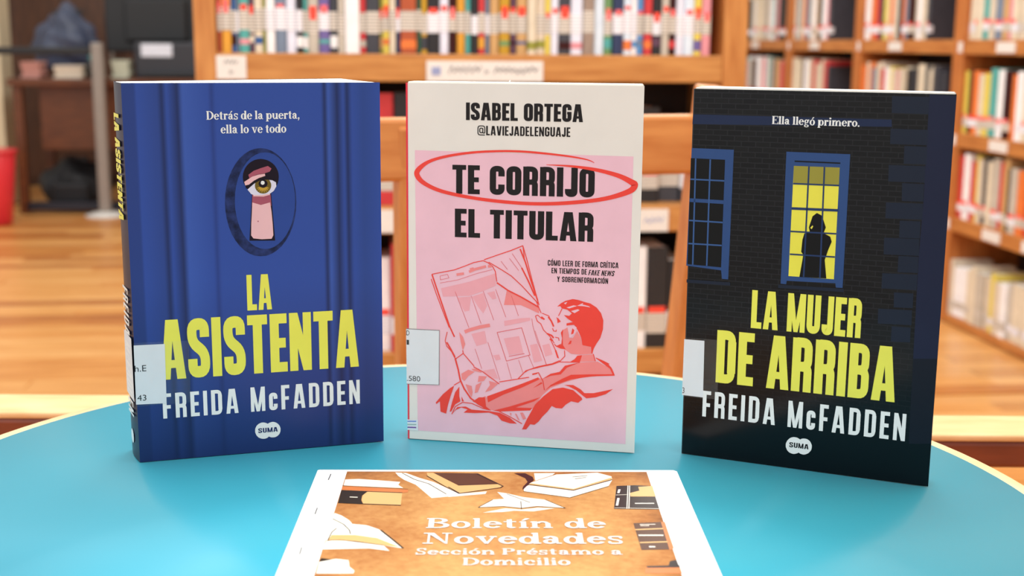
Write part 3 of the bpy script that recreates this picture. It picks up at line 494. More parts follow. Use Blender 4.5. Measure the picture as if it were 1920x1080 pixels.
  ('quoin_print','night_quoin',1,'p',[[(113.5,223.5),(133.2,223.5),(133.7,214),(113.9,214.2)],[(113.9,205.5),(134,205.4),(134.2,197),(114.1,196.9)],[(121.9,196.1),(134.1,196.1),(134.3,186.3),(122.1,186.2)],[(114.1,185.2),(133.8,185.3),(134.1,176.1),(114.4,175.9)],[(122,175.3),(133.8,175.4),(133.9,165.5),(122.4,165.3)],[(113.9,164),(133.9,164.3),(134.1,155.4),(114.1,154.9)],[(122,154.1),(133.3,154.3),(133.5,144.6),(122.3,144.3)],[(114.1,143.8),(133.3,144.3),(133.6,134.7),(114.4,134.2)],[(122.6,133.9),(133.4,134.2),(133.6,124.9),(122.7,124.5)],[(114.3,123.3),(133.6,123.9),(133.6,115),(114.4,114.4)]]),
  ('quoin_print','night_quoin',1,'p',[[(121.5,112.7),(132.1,112.9),(132.2,104.4),(121.8,104)],[(113.3,102.5),(132,103.2),(132.2,94.5),(113.6,93.7)],[(121.4,92.8),(131.9,93),(132.1,84.4),(121.5,83.9)]]),
  ('quoin_print','night_column',1,'p',[[(133.4,224.8),(147.5,224.4),(147.5,76.4),(134.4,75),(133.6,134.7),(134.1,165.7)]]),
  ('quoin_print','night_column_low',1,'p',[[(147.5,76.4),(147.6,26),(135.1,24.3),(134.4,75)]]),
  ('window_print','window_blue',2,'p',[[(-0.01,190.2),(25.5,190.2),(25.2,112.5),(21.4,112.5),(20.7,117.7),(-0.93,118.9)]]),
  ('window_print','night_dark',3,'p',[[(-0.31,184.2),(20.5,184.1),(20.6,119.5),(-0.2,119.9)]]),
  ('window_print','window_blue2',4,'l',[(0.9,[(2.7,184.1),(3.1,119.8)]),(0.9,[(11.6,183.9),(11.8,119.8)]),(0.9,[(-0.14,171.6),(20.6,171.6)]),(0.9,[(-0.07,146.7),(20.6,146.7)]),(0.9,[(0.02,132.6),(20.5,132.8)])]),
  ('window_print','window_blue',4,'l',[(2.2,[(-0.1,159),(20.6,158.9)])]),
  ('window_print','night_quoin',4,'l',[(2,[(-0.37,109.5),(26.5,109.8)])]),
  ('window_print','window_blue',2,'p',[[(56.4,190.3),(92.6,190.3),(92.6,112.9),(88.8,112.8),(88.4,115.3),(60.2,114.5),(60,112.4),(56.7,112.5)]]),
  ('window_print','night_dark',2.6,'l',[(0.8,[(61.4,185),(87.4,185)])]),
  ('window_print','lit_yellow',3,'p',[[(61.1,182.3),(87.2,182.5),(87.4,117.6),(61.1,117.4)]]),
  ('window_print','blind_olive',3.5,'p',[[(61.1,182.3),(87.2,182.5),(87.2,172.2),(61.2,171.9)]]),
  ('window_print','night_dark',4,'p',[[(71.5,147),(72.5,150.6),(73.3,153.6),(75.7,155.7),(78.3,154.5),(79.7,151.6),(81.2,147.6),(80.1,144.2),(84,142.4),(85,139.5),(83.3,134.7),(82.3,131),(81.6,128.6),(83.1,117.7),(67.5,117.4),(68.8,127.7),(69.1,130.7),(67.8,132.4),(68.2,139.6),(69.1,143.2),(72.2,144.4)]]),
  ('window_print','lit_yellow',4.5,'p',[[(72.3,146.8),(73.5,148.3),(74,147.8),(73.2,146.1)]]),
  ('window_print','window_navy',5,'l',[(0.9,[(69.8,182.4),(70,117.6)]),(0.9,[(78.6,182.4),(79.4,117.6)]),(0.9,[(61.2,172),(87.3,172.2)]),(0.9,[(61.1,144),(87.3,144.3)]),(0.9,[(61.3,130.5),(87.3,130.7)])]),
  ('window_print','window_navy',5,'l',[(1.5,[(61.1,157.5),(87.7,157.9)])]),
  ('window_print','night_quoin',2,'l',[(2,[(55.3,110.8),(93.3,111.5)])]),
  ('tagline_lettering','white_ink',3,'t',('Ella llegó primero.','s',47.2,206,96.9,4.6,0)),
  ('title_lettering','yellow_ink',3,'t',('LA MUJER','c',40.1,84.1,104.4,23.2,0)),
  ('title_lettering','yellow_ink',3,'t',('DE ARRIBA','c',19.9,48.1,125.8,32.8,0)),
  ('author_lettering','white_ink',3,'t',('FREIDA McFADDEN','w',12.4,25.5,132.9,16.4,0)),
  ('publisher_logo','white_ink',3,'p',[[(74.5,15),(74.4,14),(74.2,13),(73.8,12),(73.2,11.1),(72.5,10.4),(71.6,9.8),(70.7,9.4),(69.7,9.1),(68.8,9.1),(67.8,9.3),(66.9,9.6),(66.1,10.2),(65.5,10.9),(65,11.8),(64.6,12.7),(64.5,13.7),(64.5,14.8),(64.8,15.8),(65.2,16.8),(65.8,17.6),(66.5,18.4),(67.3,19),(68.2,19.4),(69.2,19.6),(70.2,19.6),(71.1,19.5),(72,19.1),(72.8,18.6),(73.5,17.8),(74,17),(74.3,16.1)],[(80,15.2),(80,14.2),(79.8,13.2),(79.4,12.3),(78.8,11.5),(78.1,10.7),(77.3,10.2),(76.5,9.8),(75.6,9.5),(74.6,9.5),(73.7,9.7),(72.9,10),(72.1,10.6),(71.5,11.2),(71,12),(70.7,12.9),(70.6,13.9),(70.6,14.9),(70.8,15.9),(71.2,16.8),(71.8,17.6),(72.5,18.3),(73.3,18.9),(74.1,19.3),(75,19.5),(76,19.5),(76.9,19.4),(77.7,19),(78.5,18.5),(79.1,17.8),(79.5,17),(79.9,16.1)]]),
  ('publisher_logo','black_ink',4,'t',('SUMA','w',66.6,13.1,78.1,3.1,0)),
  ('library_label','label_white',4,'p',[[(-0.59,73.1),(12.1,73.3),(12.5,37.6),(-0.85,37.6)]]),
  ('library_label','black_ink',5,'t',('3','b',-0.64,38.9,0.63,3.6,0)),
  ('clear_tape','tape',6,'p',[[(-0.62,74.1),(21.4,74.7),(21.6,37.4),(-0.82,36.7)]]),
 ],
 'S': [
  ('cover_print','bulletin_tan',1,'p',[[(17.1,-3.8),(194.7,-3.9),(193.7,-151),(17.9,-151)]]),
  ('book_illustrations','cream_ink',2,'p',[[(17.6,-17.9),(25.5,-17),(49.8,-22),(49,-27),(52.2,-32.3),(17.7,-28.3)],[(17.9,-71.5),(22,-75.1),(27,-82.2),(29.1,-87.2),(37,-89.2),(43.6,-94.7),(58.1,-120.3),(48,-116.5),(33.1,-110.7),(18.6,-110.1),(17.8,-110.1),(16.9,-80.8)],[(18.1,-110.8),(25,-109.4),(48,-116.5),(51.5,-123.5),(41,-120.3),(17.8,-121.6)],[(18.2,-136.9),(25.9,-133.3),(32.3,-135.1),(33.6,-142.9),(36.5,-147.6),(36.4,-151),(18.6,-151)],[(45.7,-5.7),(52.1,-6.5),(60.7,-15.2),(69,-21.9),(84.2,-41.5),(84.2,-44.7),(69.1,-48.6),(59.1,-27),(51.8,-18.6),(47.9,-11.8)]]),
  ('book_illustrations','orange_ink',2.5,'p',[[(17.2,-29.6),(24.5,-29.6),(31.4,-31.2),(55.1,-34.4),(55.4,-39.2),(52.2,-40.3),(30.9,-38),(17.6,-36.4)]]),
  ('book_illustrations','peach_ink',3,'p',[[(32.6,-38),(52.2,-40.8),(52.7,-59.8),(31.8,-57.5),(30.3,-51.1),(30.4,-44.1)],[(20.1,-102.8),(32.2,-102.8),(43.7,-106.8),(56,-118.4),(48,-116.5),(33.1,-110.7),(19,-109.7)],[(64.3,-6.5),(68.3,-6.5),(83.8,-28.5),(84.2,-41.5),(76.7,-30.2),(65.1,-11.7)]]),
  ('book_illustrations','book_dark',3.5,'p',[[(17.4,-36.9),(32.6,-38),(30,-44.9),(30.3,-52.6),(31.8,-57.5),(17.9,-56.1)],[(18.6,-132.7),(24.1,-134.3),(18.2,-137.2)]]),
  ('book_illustrations','book_dark',4,'l',[(0.9,[(44.8,-96.1),(51.9,-108.8),(58.1,-120.3)]),(0.9,[(17.6,-36.4),(30.9,-38),(52.2,-40.3)]),(0.9,[(17.9,-56.1),(31.8,-57.9),(52.7,-59.9)])]),
  ('book_illustrations','book_dark',4,'l',[(0.45,[(18.6,-110.1),(24.9,-109.2),(38.3,-113.3),(48,-116.5)]),(0.45,[(17.9,-80.1),(24.5,-87.9),(28.5,-96.1),(29.6,-101.5)]),(0.45,[(19,-109.5),(19.7,-98.8),(21.5,-93.4)]),(0.45,[(49.9,-6.9),(57.5,-17.7),(66.4,-25.3),(77.1,-42.3)]),(0.45,[(17.1,-28.4),(31.4,-30.9),(55.1,-34.4)]),(0.45,[(64.6,-11.7),(75,-28.6),(84.2,-41.5)])]),
  ('book_illustrations','cream_ink',4,'l',[(1,[(23.4,-47.2),(27.8,-47.7)])]),
  ('book_illustrations','book_brown',3,'p',[[(68.3,-6.4),(94.6,-7.2),(106.7,-24.7),(83.5,-27.5),(68.5,-12)]]),
  ('book_illustrations','peach_ink',2.6,'p',[[(77.5,-20.1),(83.5,-28.1),(106.3,-25.3),(109.1,-29.4),(107.7,-31.5),(84.5,-41.2),(77.8,-28.5)],[(124.9,-24.1),(149.4,-33.5),(172.9,-14.3),(172.9,-18),(149.3,-35.9),(124.1,-26.7)]]),
  ('book_illustrations','cream_ink',2.4,'p',[[(78,-36.8),(83.8,-41.8),(99.9,-37.7),(99.2,-41.8),(78.4,-46.9)],[(124.2,-24.1),(140.8,-8.9),(165.3,-5.5),(173.1,-12.1),(173,-17.5),(149.3,-35.5),(124.1,-26.2)],[(120.8,-31.5),(124.1,-27.3),(149.2,-36.5),(172.9,-18.6),(169.7,-29.2),(146.4,-47.8),(121,-37.7)],[(95.2,-63.3),(103.3,-50.7),(109.6,-49.7),(105.8,-38.7),(111.1,-40.7),(120,-46.7),(132.4,-51),(143,-64.1),(127.8,-61.3),(118.9,-64.2),(108.8,-61.4)],[(97.9,-70.8),(110.1,-64.2),(118.9,-66.1),(127.8,-63.2),(137.2,-64.2),(125.5,-68.9),(114.8,-68),(108.7,-69.9)],[(127.7,-6.8),(140.2,-6.3),(138.5,-10.1),(128,-19.9)]]),
  ('book_illustrations','book_maroon',3,'p',[[(115.9,-6.8),(122.5,-6.8),(126.7,-13.4),(127.3,-18.8),(123.4,-27.3),(120.7,-34.6),(120.2,-34.6),(120.5,-30.4),(123.5,-22),(122.3,-15.6)]]),
  ('book_illustrations','book_dark',4,'l',[(0.8,[(123.4,-26.2),(149.3,-35.9),(172.9,-18)]),(0.8,[(84.5,-41.2),(107.7,-31.7),(109.1,-29.2),(93.9,-8.1)]),(0.8,[(77.8,-30.6),(84.5,-41.2)]),(0.8,[(83.4,-27.9),(106.3,-25.3)])]),
  ('book_illustrations','book_dark',4,'l',[(0.4,[(120.6,-37.7),(146.4,-47.8),(169.7,-29.2)]),(0.4,[(95.2,-63.3),(108.8,-61.4),(118.9,-64.2),(127.8,-61.3),(143,-64.1)]),(0.4,[(118.9,-66.1),(118.8,-53.6)]),(0.4,[(95.2,-63.3),(103.3,-51.1)]),(0.4,[(132.4,-51),(143,-64.1)]),(0.4,[(111.1,-41.8),(123.9,-55.6)]),(0.4,[(150,-13.3),(158.9,-11.1)]),(0.4,[(151.3,-16.6),(158,-14.3)])]),
  ('book_illustrations','book_dark',3,'p',[[(174.4,-28.6),(184.9,-27.3),(194.8,-28.5),(194.3,-65.9),(169.5,-65)]]),
  ('book_illustrations','peach_ink',3.6,'p',[[(180.6,-40.5),(186.7,-36.4),(186.8,-30.2),(195,-28.5),(194.8,-45.9),(180.7,-45.9)]]),
  ('book_illustrations','cream_ink',4,'l',[(0.5,[(181.1,-28.1),(176.6,-65)]),(0.5,[(182.1,-28.1),(177.7,-65)]),(0.5,[(172.6,-43.6),(179.7,-42.9)]),(0.5,[(169.9,-63.7),(194.3,-65)])]),
  ('book_illustrations','cream_ink',4,'l',[(1.3,[(181.9,-56.8),(192.6,-56.7)]),(1.3,[(175.6,-34.4),(174.3,-40.5)]),(1.3,[(173.6,-48.5),(171.6,-60.2)])]),
  ('book_illustrations','book_brown',3,'p',[[(177.8,-86.1),(192.7,-84.3),(192.1,-121.5),(177.9,-122.3)]]),
  ('book_illustrations','orange_ink',2.5,'p',[[(192.7,-84.3),(194.7,-84.3),(194.5,-119.9),(192,-122.3)],[(178,-142.4),(194.1,-141.6),(194.1,-150.9),(176,-150.9)]]),
  ('book_illustrations','peach_ink',4,'l',[(1.5,[(177.8,-95.4),(192.6,-93.8)]),(1.5,[(178.1,-112.9),(192.4,-111.8)])]),
  ('book_illustrations','cream_ink',4,'l',[(1.6,[(178.6,-103.1),(191.5,-103.1)]),(1.6,[(182.2,-118.3),(185.3,-118.3)])]),
  ('book_illustrations','cream_ink',4,'l',[(0.7,[(181,-88.2),(189.3,-87.8)]),(0.7,[(181.1,-90),(185.8,-89.8)])]),
  ('book_illustrations','book_dark',3.6,'p',[[(190.3,-136.3),(193.6,-134.8),(193.9,-141.6),(189,-141.3)],[(178,-142.4),(194.2,-141.3),(194.1,-143.9),(178.1,-144.3)]]),
  ('heading_lettering','white_ink',6,'t',('Boletín de','x',68.2,-93.5,162.7,13.8,0)),
  ('heading_lettering','white_ink',6,'t',('Novedades','x',67.5,-114.6,170,14.3,0)),
  ('heading_lettering','white_ink',6,'t',('Sección Préstamo a','x',64.6,-128.6,167.8,7.7,0)),
  ('heading_lettering','white_ink',6,'t',('Domicilio','x',88.3,-141.5,141.1,8.6,0)),
  ('staple','staple_steel',3,'l',[(0.5,[(8.1,-8.5),(7.9,-18.7)])]),
  ('staple','staple_steel',3,'l',[(0.5,[(7.5,-63.6),(7.5,-73.1)])]),
  ('staple','staple_steel',3,'l',[(0.5,[(7,-118.8),(7.3,-128.1)])]),
 ],
}
# ================================================================== the setting
def struct(o): o['kind'] = 'structure'; return o
def floor_material():
    m = bpy.data.materials.new('parquet'); m.use_nodes = True; nt = m.node_tree; b = nt.nodes['Principled BSDF']; b.inputs['Roughness'].default_value = .28
    tc = nt.nodes.new('ShaderNodeTexCoord'); br = nt.nodes.new('ShaderNodeTexBrick'); br.inputs['Scale'].default_value = 1
    br.inputs['Brick Width'].default_value = .9; br.inputs['Row Height'].default_value = .09; br.inputs['Mortar Size'].default_value = .002
    br.inputs['Color1'].default_value = lin((196, 130, 66))+(1,); br.inputs['Color2'].default_value = lin((228, 170, 102))+(1,); br.inputs['Mortar'].default_value = lin((120, 76, 36))+(1,)
    nt.links.new(tc.outputs['Object'], br.inputs['Vector']); nt.links.new(br.outputs['Color'], b.inputs['Base Color']); return m
floor = struct(box('floor', -4.5, 2.4, -2.6, 9.2, -.05, -.004, floor_material()))
PL = [wood('plank_%d' % i, a, b, (1.5, 14, 14), .34) for i, (a, b) in enumerate([((196, 124, 54), (220, 152, 80)), ((212, 146, 76), (230, 172, 104)), ((176, 100, 40), (204, 134, 64)), ((206, 138, 68), (224, 162, 92)), ((156, 84, 34), (196, 124, 58))])]
pme = [boxmesh('plank', 0, .897, 0, .0885, -.02, 0, .0015) for _ in PL]
for me, m in zip(pme, PL): me.materials.append(m)
cnt = 0
for row in range(16, 84):
    y = row*.09; off = random.random()*.9
    for k in range(-5, 4):
        x = k*.9+off
        # keep what the two clear strips of floor beside the table can show
        vis = False
        for xx in (x, x+.45, x+.9):
            cx, cy = xx*math.cos(-YAW)+y*math.sin(-YAW)*1, -xx*math.sin(-YAW)+y*math.cos(-YAW)
            t = cx/max(cy, .1)
            if (-.47 < t < -.27 and cy > 1.9) or (.3 < t < .47 and 1.9 < cy < 4.6): vis = True
        if not vis or x+.9 > 2.0 or cnt >= 295: continue
        cnt += 1
        o = bpy.data.objects.new('plank', random.choices(pme, [4, 4, 3, 4, 2])[0]); COL.objects.link(o); o.parent = floor; o.location = (x, y, random.uniform(-.0006, .0006))
struct(box('wall_back', -4.5, 2.4, 9.2, 9.35, 0, 2.9, MATS['wall_paint']))
struct(box('wall_right', 2.32, 2.47, -2.6, 9.2, 0, 2.9, MATS['wall_paint']))
struct(box('trim_1', -2.46, -2.15, 7.75, 8.0, 0, 2.9, mat('cream_paint', (236, 220, 184), rough=.6)))['label'] = 'cream painted pillar at the left edge'

# ================================================================== table and what stands on it
tx, ty = c2r(-.028, .654); R = .335
tb = empty('round_table', (tx, ty, 0))
tag(tb, 'small round table with turquoise laminate top and pale plywood rim', 'table')
lathe('tabletop', [(R-.0115, -.0015), (R-.011, 0), (.001, 0.0)], BLUE, tb, 128, (0, 0, TABLE))
lathe('rim', [(R-.03, -.026), (R-.002, -.026), (R, -.022), (R, -.004), (R-.002, -.0008), (R-.0112, -.0002), (R-.02, -.0016)], RIMW, tb, 128, (0, 0, TABLE))
lathe('underside', [(.02, -.024), (R-.02, -.024), (R-.02, -.004)], RIMW, tb, 64, (0, 0, TABLE))
for k in range(4):
    a = math.pi/4+k*math.pi/2
    lathe('leg', [(.014, 0), (.016, .02), (.022, .60), (.024, TABLE-.024)], CHAIR, tb, 16, (.2*math.cos(a), .2*math.sin(a), 0))
for k in range(4):
    a = math.pi/4+k*math.pi/2; b2 = a+math.pi/2
    bar('apron', (.2*math.cos(a), .2*math.sin(a), TABLE-.06), (.2*math.cos(b2), .2*math.sin(b2), TABLE-.06), .05, .018, CHAIR, tb)

def front_book(key, label, x, y, yaw, W, H, T, th, cover_m, spine_m, lean=0, back_m=None):
    X, Y = c2r(x, y)
    b = empty('paperback_book', (X, Y, TABLE+.0004), yaw-YAW)
    b.rotation_euler = (-lean, 0, yaw-YAW)
    tag(b, label, 'book')
    ct = .0005
    box('front_cover', 0, W, 0, ct, 0, H, cover_m, b)
    P1 = Vector((-math.sin(th), math.cos(th)))*T; d = Vector((math.cos(2*th), math.sin(2*th))); nn = Vector((-math.sin(2*th), math.cos(2*th)))
    # spine: shallow curve from the front hinge to the back hinge
    pts = []
    o = Vector((-math.cos(th), -math.sin(th)))
    for i in range(9):
        t = i/8; pts.append(P1*t+o*(.0012*math.sin(math.pi*t)))
    inner = [p-o*.0006 for p in pts]
    prism('spine', [tuple(p) for p in pts]+[tuple(p) for p in inner[::-1]], 0, H, spine_m, b)
    q = [P1, P1+d*(W-.002), P1+d*(W-.002)-nn*ct, P1-nn*ct]
    prism('back_cover', [tuple(p) for p in q], 0, H, back_m or spine_m, b)
    pg = [(.0012, ct+.0002), (W-.0006, ct+.0002)]
    e0 = Vector((W-.0006, ct)); e1 = P1+d*(W-.0026)-nn*(ct+.0002)
    for i in range(1, 12):
        t = i/12; pg.append(tuple(e0.lerp(e1, t)-Vector((.0006*math.sin(math.pi*t), 0))+Vector((random.uniform(-.0004, .0), 0))))
    pg += [tuple(e1), tuple(P1+d*.001-nn*(ct+.0002))]
    prism('page_block', pg, .0003, H+(.0009 if key != 'L' else -.0002), MATS['page_white'], b)
    def planefn(lv):
        return lambda u, v: Vector((u/1000, -.00007*lv, v/1000))
    print_art(key, b, planefn)
    def spine_plane(lv):
        # s runs up the book, t across the spine (0 at the front hinge)
        def f(s, t):
            p = P1*(t/1000/T)+o*(.0014+.00007*lv)
            return Vector((p.x, p.y, H-s/1000))
        return f
    return b, spine_plane
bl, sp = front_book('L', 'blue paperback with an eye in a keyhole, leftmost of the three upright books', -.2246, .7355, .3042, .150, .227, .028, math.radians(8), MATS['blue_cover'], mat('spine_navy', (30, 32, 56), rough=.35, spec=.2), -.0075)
def spine_text(s, font, s0, s1, t0, t1, mn, sp, parent, name):
    P = text_fit(s, font, s0, t0, s1, t1-t0)
    # reads downwards: text x runs down the spine, letter tops point to the front hinge
    P = [[(p[0], t0+t1-p[1])+tuple(p[2:]) for p in q] for q in P]
    pl = sp(2)
    me = fillmesh(name, [[(p[0], -p[1])+tuple(p[2:]) for p in q] for q in P], lambda u, v: pl(u, -v))
    link(name, me, MATS[mn], parent)
spine_text('LA ASISTENTA', 'c', 18, 81, 5, 23, 'yellow_ink', sp, bl, 'spine_title_lettering')
spine_text('FREIDA McFADDEN', 'w', 121, 200, 5, 23, 'white_ink', sp, bl, 'spine_author_lettering')
pl_ = sp(1.5)
link('spine_label', fillmesh('spine_label', [[(150, .0), (189, 0), (189, -27), (150, -27)]], lambda u, v: pl_(u, -v)), MATS['label_white'], bl)
link('spine_logo', fillmesh('spine_logo', [[(214+4.5*math.cos(a), -14+4.5*math.sin(a)) for a in [i*.3927 for i in range(16)]]], lambda u, v: pl_(u, -v)), MATS['white_ink'], bl)
bm_, sp2 = front_book('M', 'pink and ivory paperback with a red drawing of a man reading a newspaper', -.0663, .7865, -.1819, .1459, .2265, .021, math.radians(.5), MATS['ivory_cover'], MATS['red_spine'], .0104, MATS['ivory_cover'])
br_, sp3 = front_book('R', 'black paperback with a silhouette in a lit yellow window on its cover', .1067, .7607, -.4056, .1476, .2252, .027, math.radians(-2.5), MATS['brick_cover'], mat('spine_black', (20, 21, 26), rough=.3))
# a loose thread of paper standing up from the middle book's pages
bar('paper_sliver', (.062, .008, .2258), (.0635, .008, .2288), .0006, .0002, MATS['page_white'], bm_, 0)

sx_, sy_ = c2r(-.114, .7214)
bu = empty('bulletin', (sx_, sy_, TABLE), .018-YAW)
tag(bu, 'stapled white bulletin with a tan printed cover lying in front of the upright books', 'bulletin')
SW, SL, SH = .2126, .299, .0016
def rounded(x0, x1, y0, y1, r, n=5):
    P = []
    for cx, cy, a0 in ((x1-r, y1-r, 0), (x0+r, y1-r, 90), (x0+r, y0+r, 180), (x1-r, y0+r, 270)):
        for i in range(n+1):
            a = math.radians(a0+90*i/n); P.append((cx+r*math.cos(a), cy+r*math.sin(a)))
    return P
for k in range(4):
    j = .0006*((k*7) % 3-1)
    prism('page', rounded(j, SW+j, -SL+abs(j), -abs(j), .0013), SH*k/4+.0001, SH*(k+1)/4, MATS['paper'], bu)
def sheet_plane(lv): return lambda u, v: Vector((u/1000, v/1000, SH+.00006*lv))
print_art('S', bu, sheet_plane)
# the printed panel runs on to the foot of the sheet
a0, a1 = [d for d in ART['S'] if d[0] == 'cover_print'][0][4][0][3], [d for d in ART['S'] if d[0] == 'cover_print'][0][4][0][2]
link('cover_print', fillmesh('cover_print', [[a0, (a0[0], -270), (a1[0], -270), a1]], sheet_plane(1)), MATS['bulletin_tan'], bu)

# ================================================================== chairs
def chair(name, label, x, y, yaw, arms, posts=None):
    X, Y = c2r(x, y)
    c = empty(name, (X, Y, 0), yaw-YAW)
    tag(c, label, 'chair', 'wooden chairs around the round table')
    RAIL = wood('chair_rail', (198, 120, 60), (224, 152, 86), (3, 18, 18), .35)
    for s in (-1, 1):
        bx, by, bz = (posts or {}).get(s, (.181, .028, .925))
        bar('back_leg', (s*.160, -.02, 0), (s*.160, -.012, .48), .032, .036, CHAIR, c)
        bar('back_post', (s*.160, -.012, .47), (s*bx, by, bz), .030, .034, CHAIR, c)
        bar('front_leg', (s*.205, -.40, 0), (s*.205, -.40, .625 if arms else .43), .034, .034, CHAIR, c)
        if arms:
            arm = link('armrest', boxmesh('armrest', s*.205-.029, s*.205+.029, -.43, .02, .622, .646, .004), wood('arm_side_shade', (112, 48, 22), (138, 64, 32), (18, 4, 18), .4), c)  # dark wood carries the shade of the arm's side; worn top stays paler
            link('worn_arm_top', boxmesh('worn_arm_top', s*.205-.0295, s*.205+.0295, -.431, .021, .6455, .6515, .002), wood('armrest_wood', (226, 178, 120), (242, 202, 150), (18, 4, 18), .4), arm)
        bar('side_stretcher', (s*.19, -.39, .2), (s*.165, -.02, .2), .02, .025, CHAIR, c)
    box('top_rail', -.172, .172 if arms else .205, .010, .030, .826, .893, RAIL, c, .005)
    box('seat', -.20, .20, -.41, -.0, .43, .455, RAIL, c, .006)
    bar('front_stretcher', (-.19, -.39, .26), (.19, -.39, .26), .025, .02, CHAIR, c)
    return c
chair('wooden_chair', 'wooden chair behind the table, seen in the gaps between the upright books', .0425, 1.42, math.radians(198), False, {1: (.166, .016, .885)})
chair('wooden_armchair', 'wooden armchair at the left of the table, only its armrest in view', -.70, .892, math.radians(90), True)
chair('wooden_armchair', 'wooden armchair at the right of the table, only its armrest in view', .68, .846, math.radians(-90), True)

# ================================================================== shelf books
PAL = dict(amber=(224, 160, 52), blue=(48, 92, 150), teal=(84, 170, 164), plum=(92, 62, 84), cream=(226, 214, 190), olive=(150, 150, 60), white=(250, 249, 252),
  slate=(118, 134, 156), lavender=(230, 232, 250), black=(36, 36, 40), greige=(196, 188, 174), purple=(112, 98, 160), charcoal=(62, 64, 72), red=(206, 58, 62), yellow=(228, 208, 92),
  navy=(44, 56, 92), rust=(176, 84, 48), forest=(44, 82, 62), mustard=(196, 152, 36), maroon=(112, 44, 52), tan=(206, 164, 108), taupe=(156, 136, 122), paleblue=(220, 234, 250), sky=(92, 150, 206), pink=(226, 150, 160), green=(110, 150, 96), beige=(218, 204, 182), brown=(132, 88, 54), orange=(232, 124, 58))
NAMES = dict(paleblue='pale blue', forest='dark green', sky='sky blue', slate='slate blue', plum='dark plum', rust='rust brown', greige='grey beige', tan='light tan')
for k, c in PAL.items(): mat('book_'+k, c, rough=.4, var=.1, scale=25)
def lined(name, rgb, ink, period):
    m = bpy.data.materials.new(name); m.use_nodes = True; nt = m.node_tree; b = nt.nodes['Principled BSDF']; b.inputs['Roughness'].default_value = .4
    tc = nt.nodes.new('ShaderNodeTexCoord'); wv = nt.nodes.new('ShaderNodeTexWave'); wv.bands_direction = 'Z'; wv.inputs['Scale'].default_value = 2*math.pi/(20*period)
    wv.inputs['Distortion'].default_value = .6; nt.links.new(tc.outputs['Object'], wv.inputs[0])
    r = nt.nodes.new('ShaderNodeValToRGB'); r.color_ramp.elements[0].position = .2; r.color_ramp.elements[1].position = .45
    r.color_ramp.elements[0].color = lin(ink)+(1,); r.color_ramp.elements[1].color = lin(rgb)+(1,)
    nt.links.new(wv.outputs['Fac'], r.inputs[0]); nt.links.new(r.outputs[0], b.inputs['Base Color']); MATS[name] = m; return m
lined('call_number_label', (228, 220, 208), (150, 142, 132), .0062); lined('call_number_white', (250, 250, 254), (200, 200, 212), .0062)
mat('sticker_red', (250, 74, 54), rough=.45); mat('sticker_pink', (248, 110, 108), rough=.45)
ORD = ['first', 'second', 'third', 'fourth', 'fifth', 'sixth', 'seventh', 'eighth', 'ninth', 'tenth', '11th', '12th', '13th', '14th', '15th', '16th', '17th', '18th', '19th', '20th']
def ordn(i): return ORD[i] if i < 20 else '%d%s' % (i+1, {1: 'st', 2: 'nd', 3: 'rd'}.get((i+1) % 10, 'th'))
def shelf_book(loc, rz, t, h, d, col, label, group, lab=None, red=None, tilt=0, motif=None):
    """spine faces local -y, the book stands on z = 0 and is t thick along x"""
    g = t-.0008; bt = .0016; s = min(.004, g*.25)
    out = [(0, d), (0, s), (s*.35, s*.35), (s, 0), (g-s, 0), (g-s*.35, s*.35), (g, s), (g, d), (g-bt, d), (g-bt, s+.002), (bt, s+.002), (bt, d)]
    o = prism('book', out, 0, h, MATS['book_'+col]); o.location = loc; o.rotation_euler = (0, tilt, rz)
    tag(o, label, 'book', group)
    box('pages', bt+.0002, g-bt-.0002, s+.003, d-.003, .0025, h-.003, MATS['page_white'], o)
    def band(nm, z0, z1, m, k=.0004, inset=.0):
        P = [(inset, s+.012), (-k+inset, s), (s*.35-k+inset, s*.35-k), (s, -k), (g-s, -k), (g-s*.35+k-inset, s*.35-k), (g+k-inset, s), (g-inset, s+.012), (g-bt, s), (bt, s)]
        prism(nm, P, z0, z1, MATS[m], o)
    if lab: band('spine_label', lab[0], lab[1], lab[2])
    if red: band('red_sticker', red[0], red[1], red[2], .0005, g*.1)
    if motif: band('spine_print', motif[0], motif[1], 'book_'+motif[2], .00025)
    return o

# main bookcase: faces the table
BX0, BX1, BY = -.344, .752, 2.55
mb = empty('bookcase', ((BX0+BX1)/2, BY, 0)); ox = -(BX0+BX1)/2
tag(mb, 'beech bookcase facing the table behind the upright books', 'bookcase')
for a, b in ((BX0, BX0+.042), (BX1-.049, BX1)):
    box('upright', a+ox, b+ox, 0, .30, 0, 1.33, SHELFV, mb, .002)
for z in (.947, .643, .340, .06):
    box('shelf_board', BX0+.042+ox, BX1-.049+ox, .003, .295, z-.054 if z > .1 else 0, z, SHELF, mb, .002)
box('top_board', BX0+.042+ox, BX1-.049+ox, .003, .295, 1.276, 1.33, SHELF, mb, .002)
box('back_panel', BX0+.042+ox, BX1-.049+ox, .285, .30, .0, 1.30, MATS['dark_back'], mb)
def shelf_label(x0, x1, z0, z1, txt=None, tm='navy_ink', wave=False):
    o = box('shelf_label', x0+ox, x1+ox, -.0015, .004, z0, z1, MATS['shelf_label_white'], mb, 0)
    for s, a, b2, c, dd, mn in (txt or []):
        # lettering too small and soft to read in the photograph: a pen-like run of strokes of the same size and weight
        rr = random.Random(s); n = max(3, int((c-a)/dd*2.6)); pts = []
        for k in range(n+1): pts.append((a+ox+(c-a)*k/n, b2+dd*(.5+(.5 if k % 2 else -.5)*rr.uniform(.35, 1))))
        P = ribbon(pts, dd*.16)
        link('label_lettering', fillmesh('label_lettering', P, lambda u, v: Vector((u, -.0019, v))), mat(mn, (96, 92, 96), rough=.5), o)
    return o
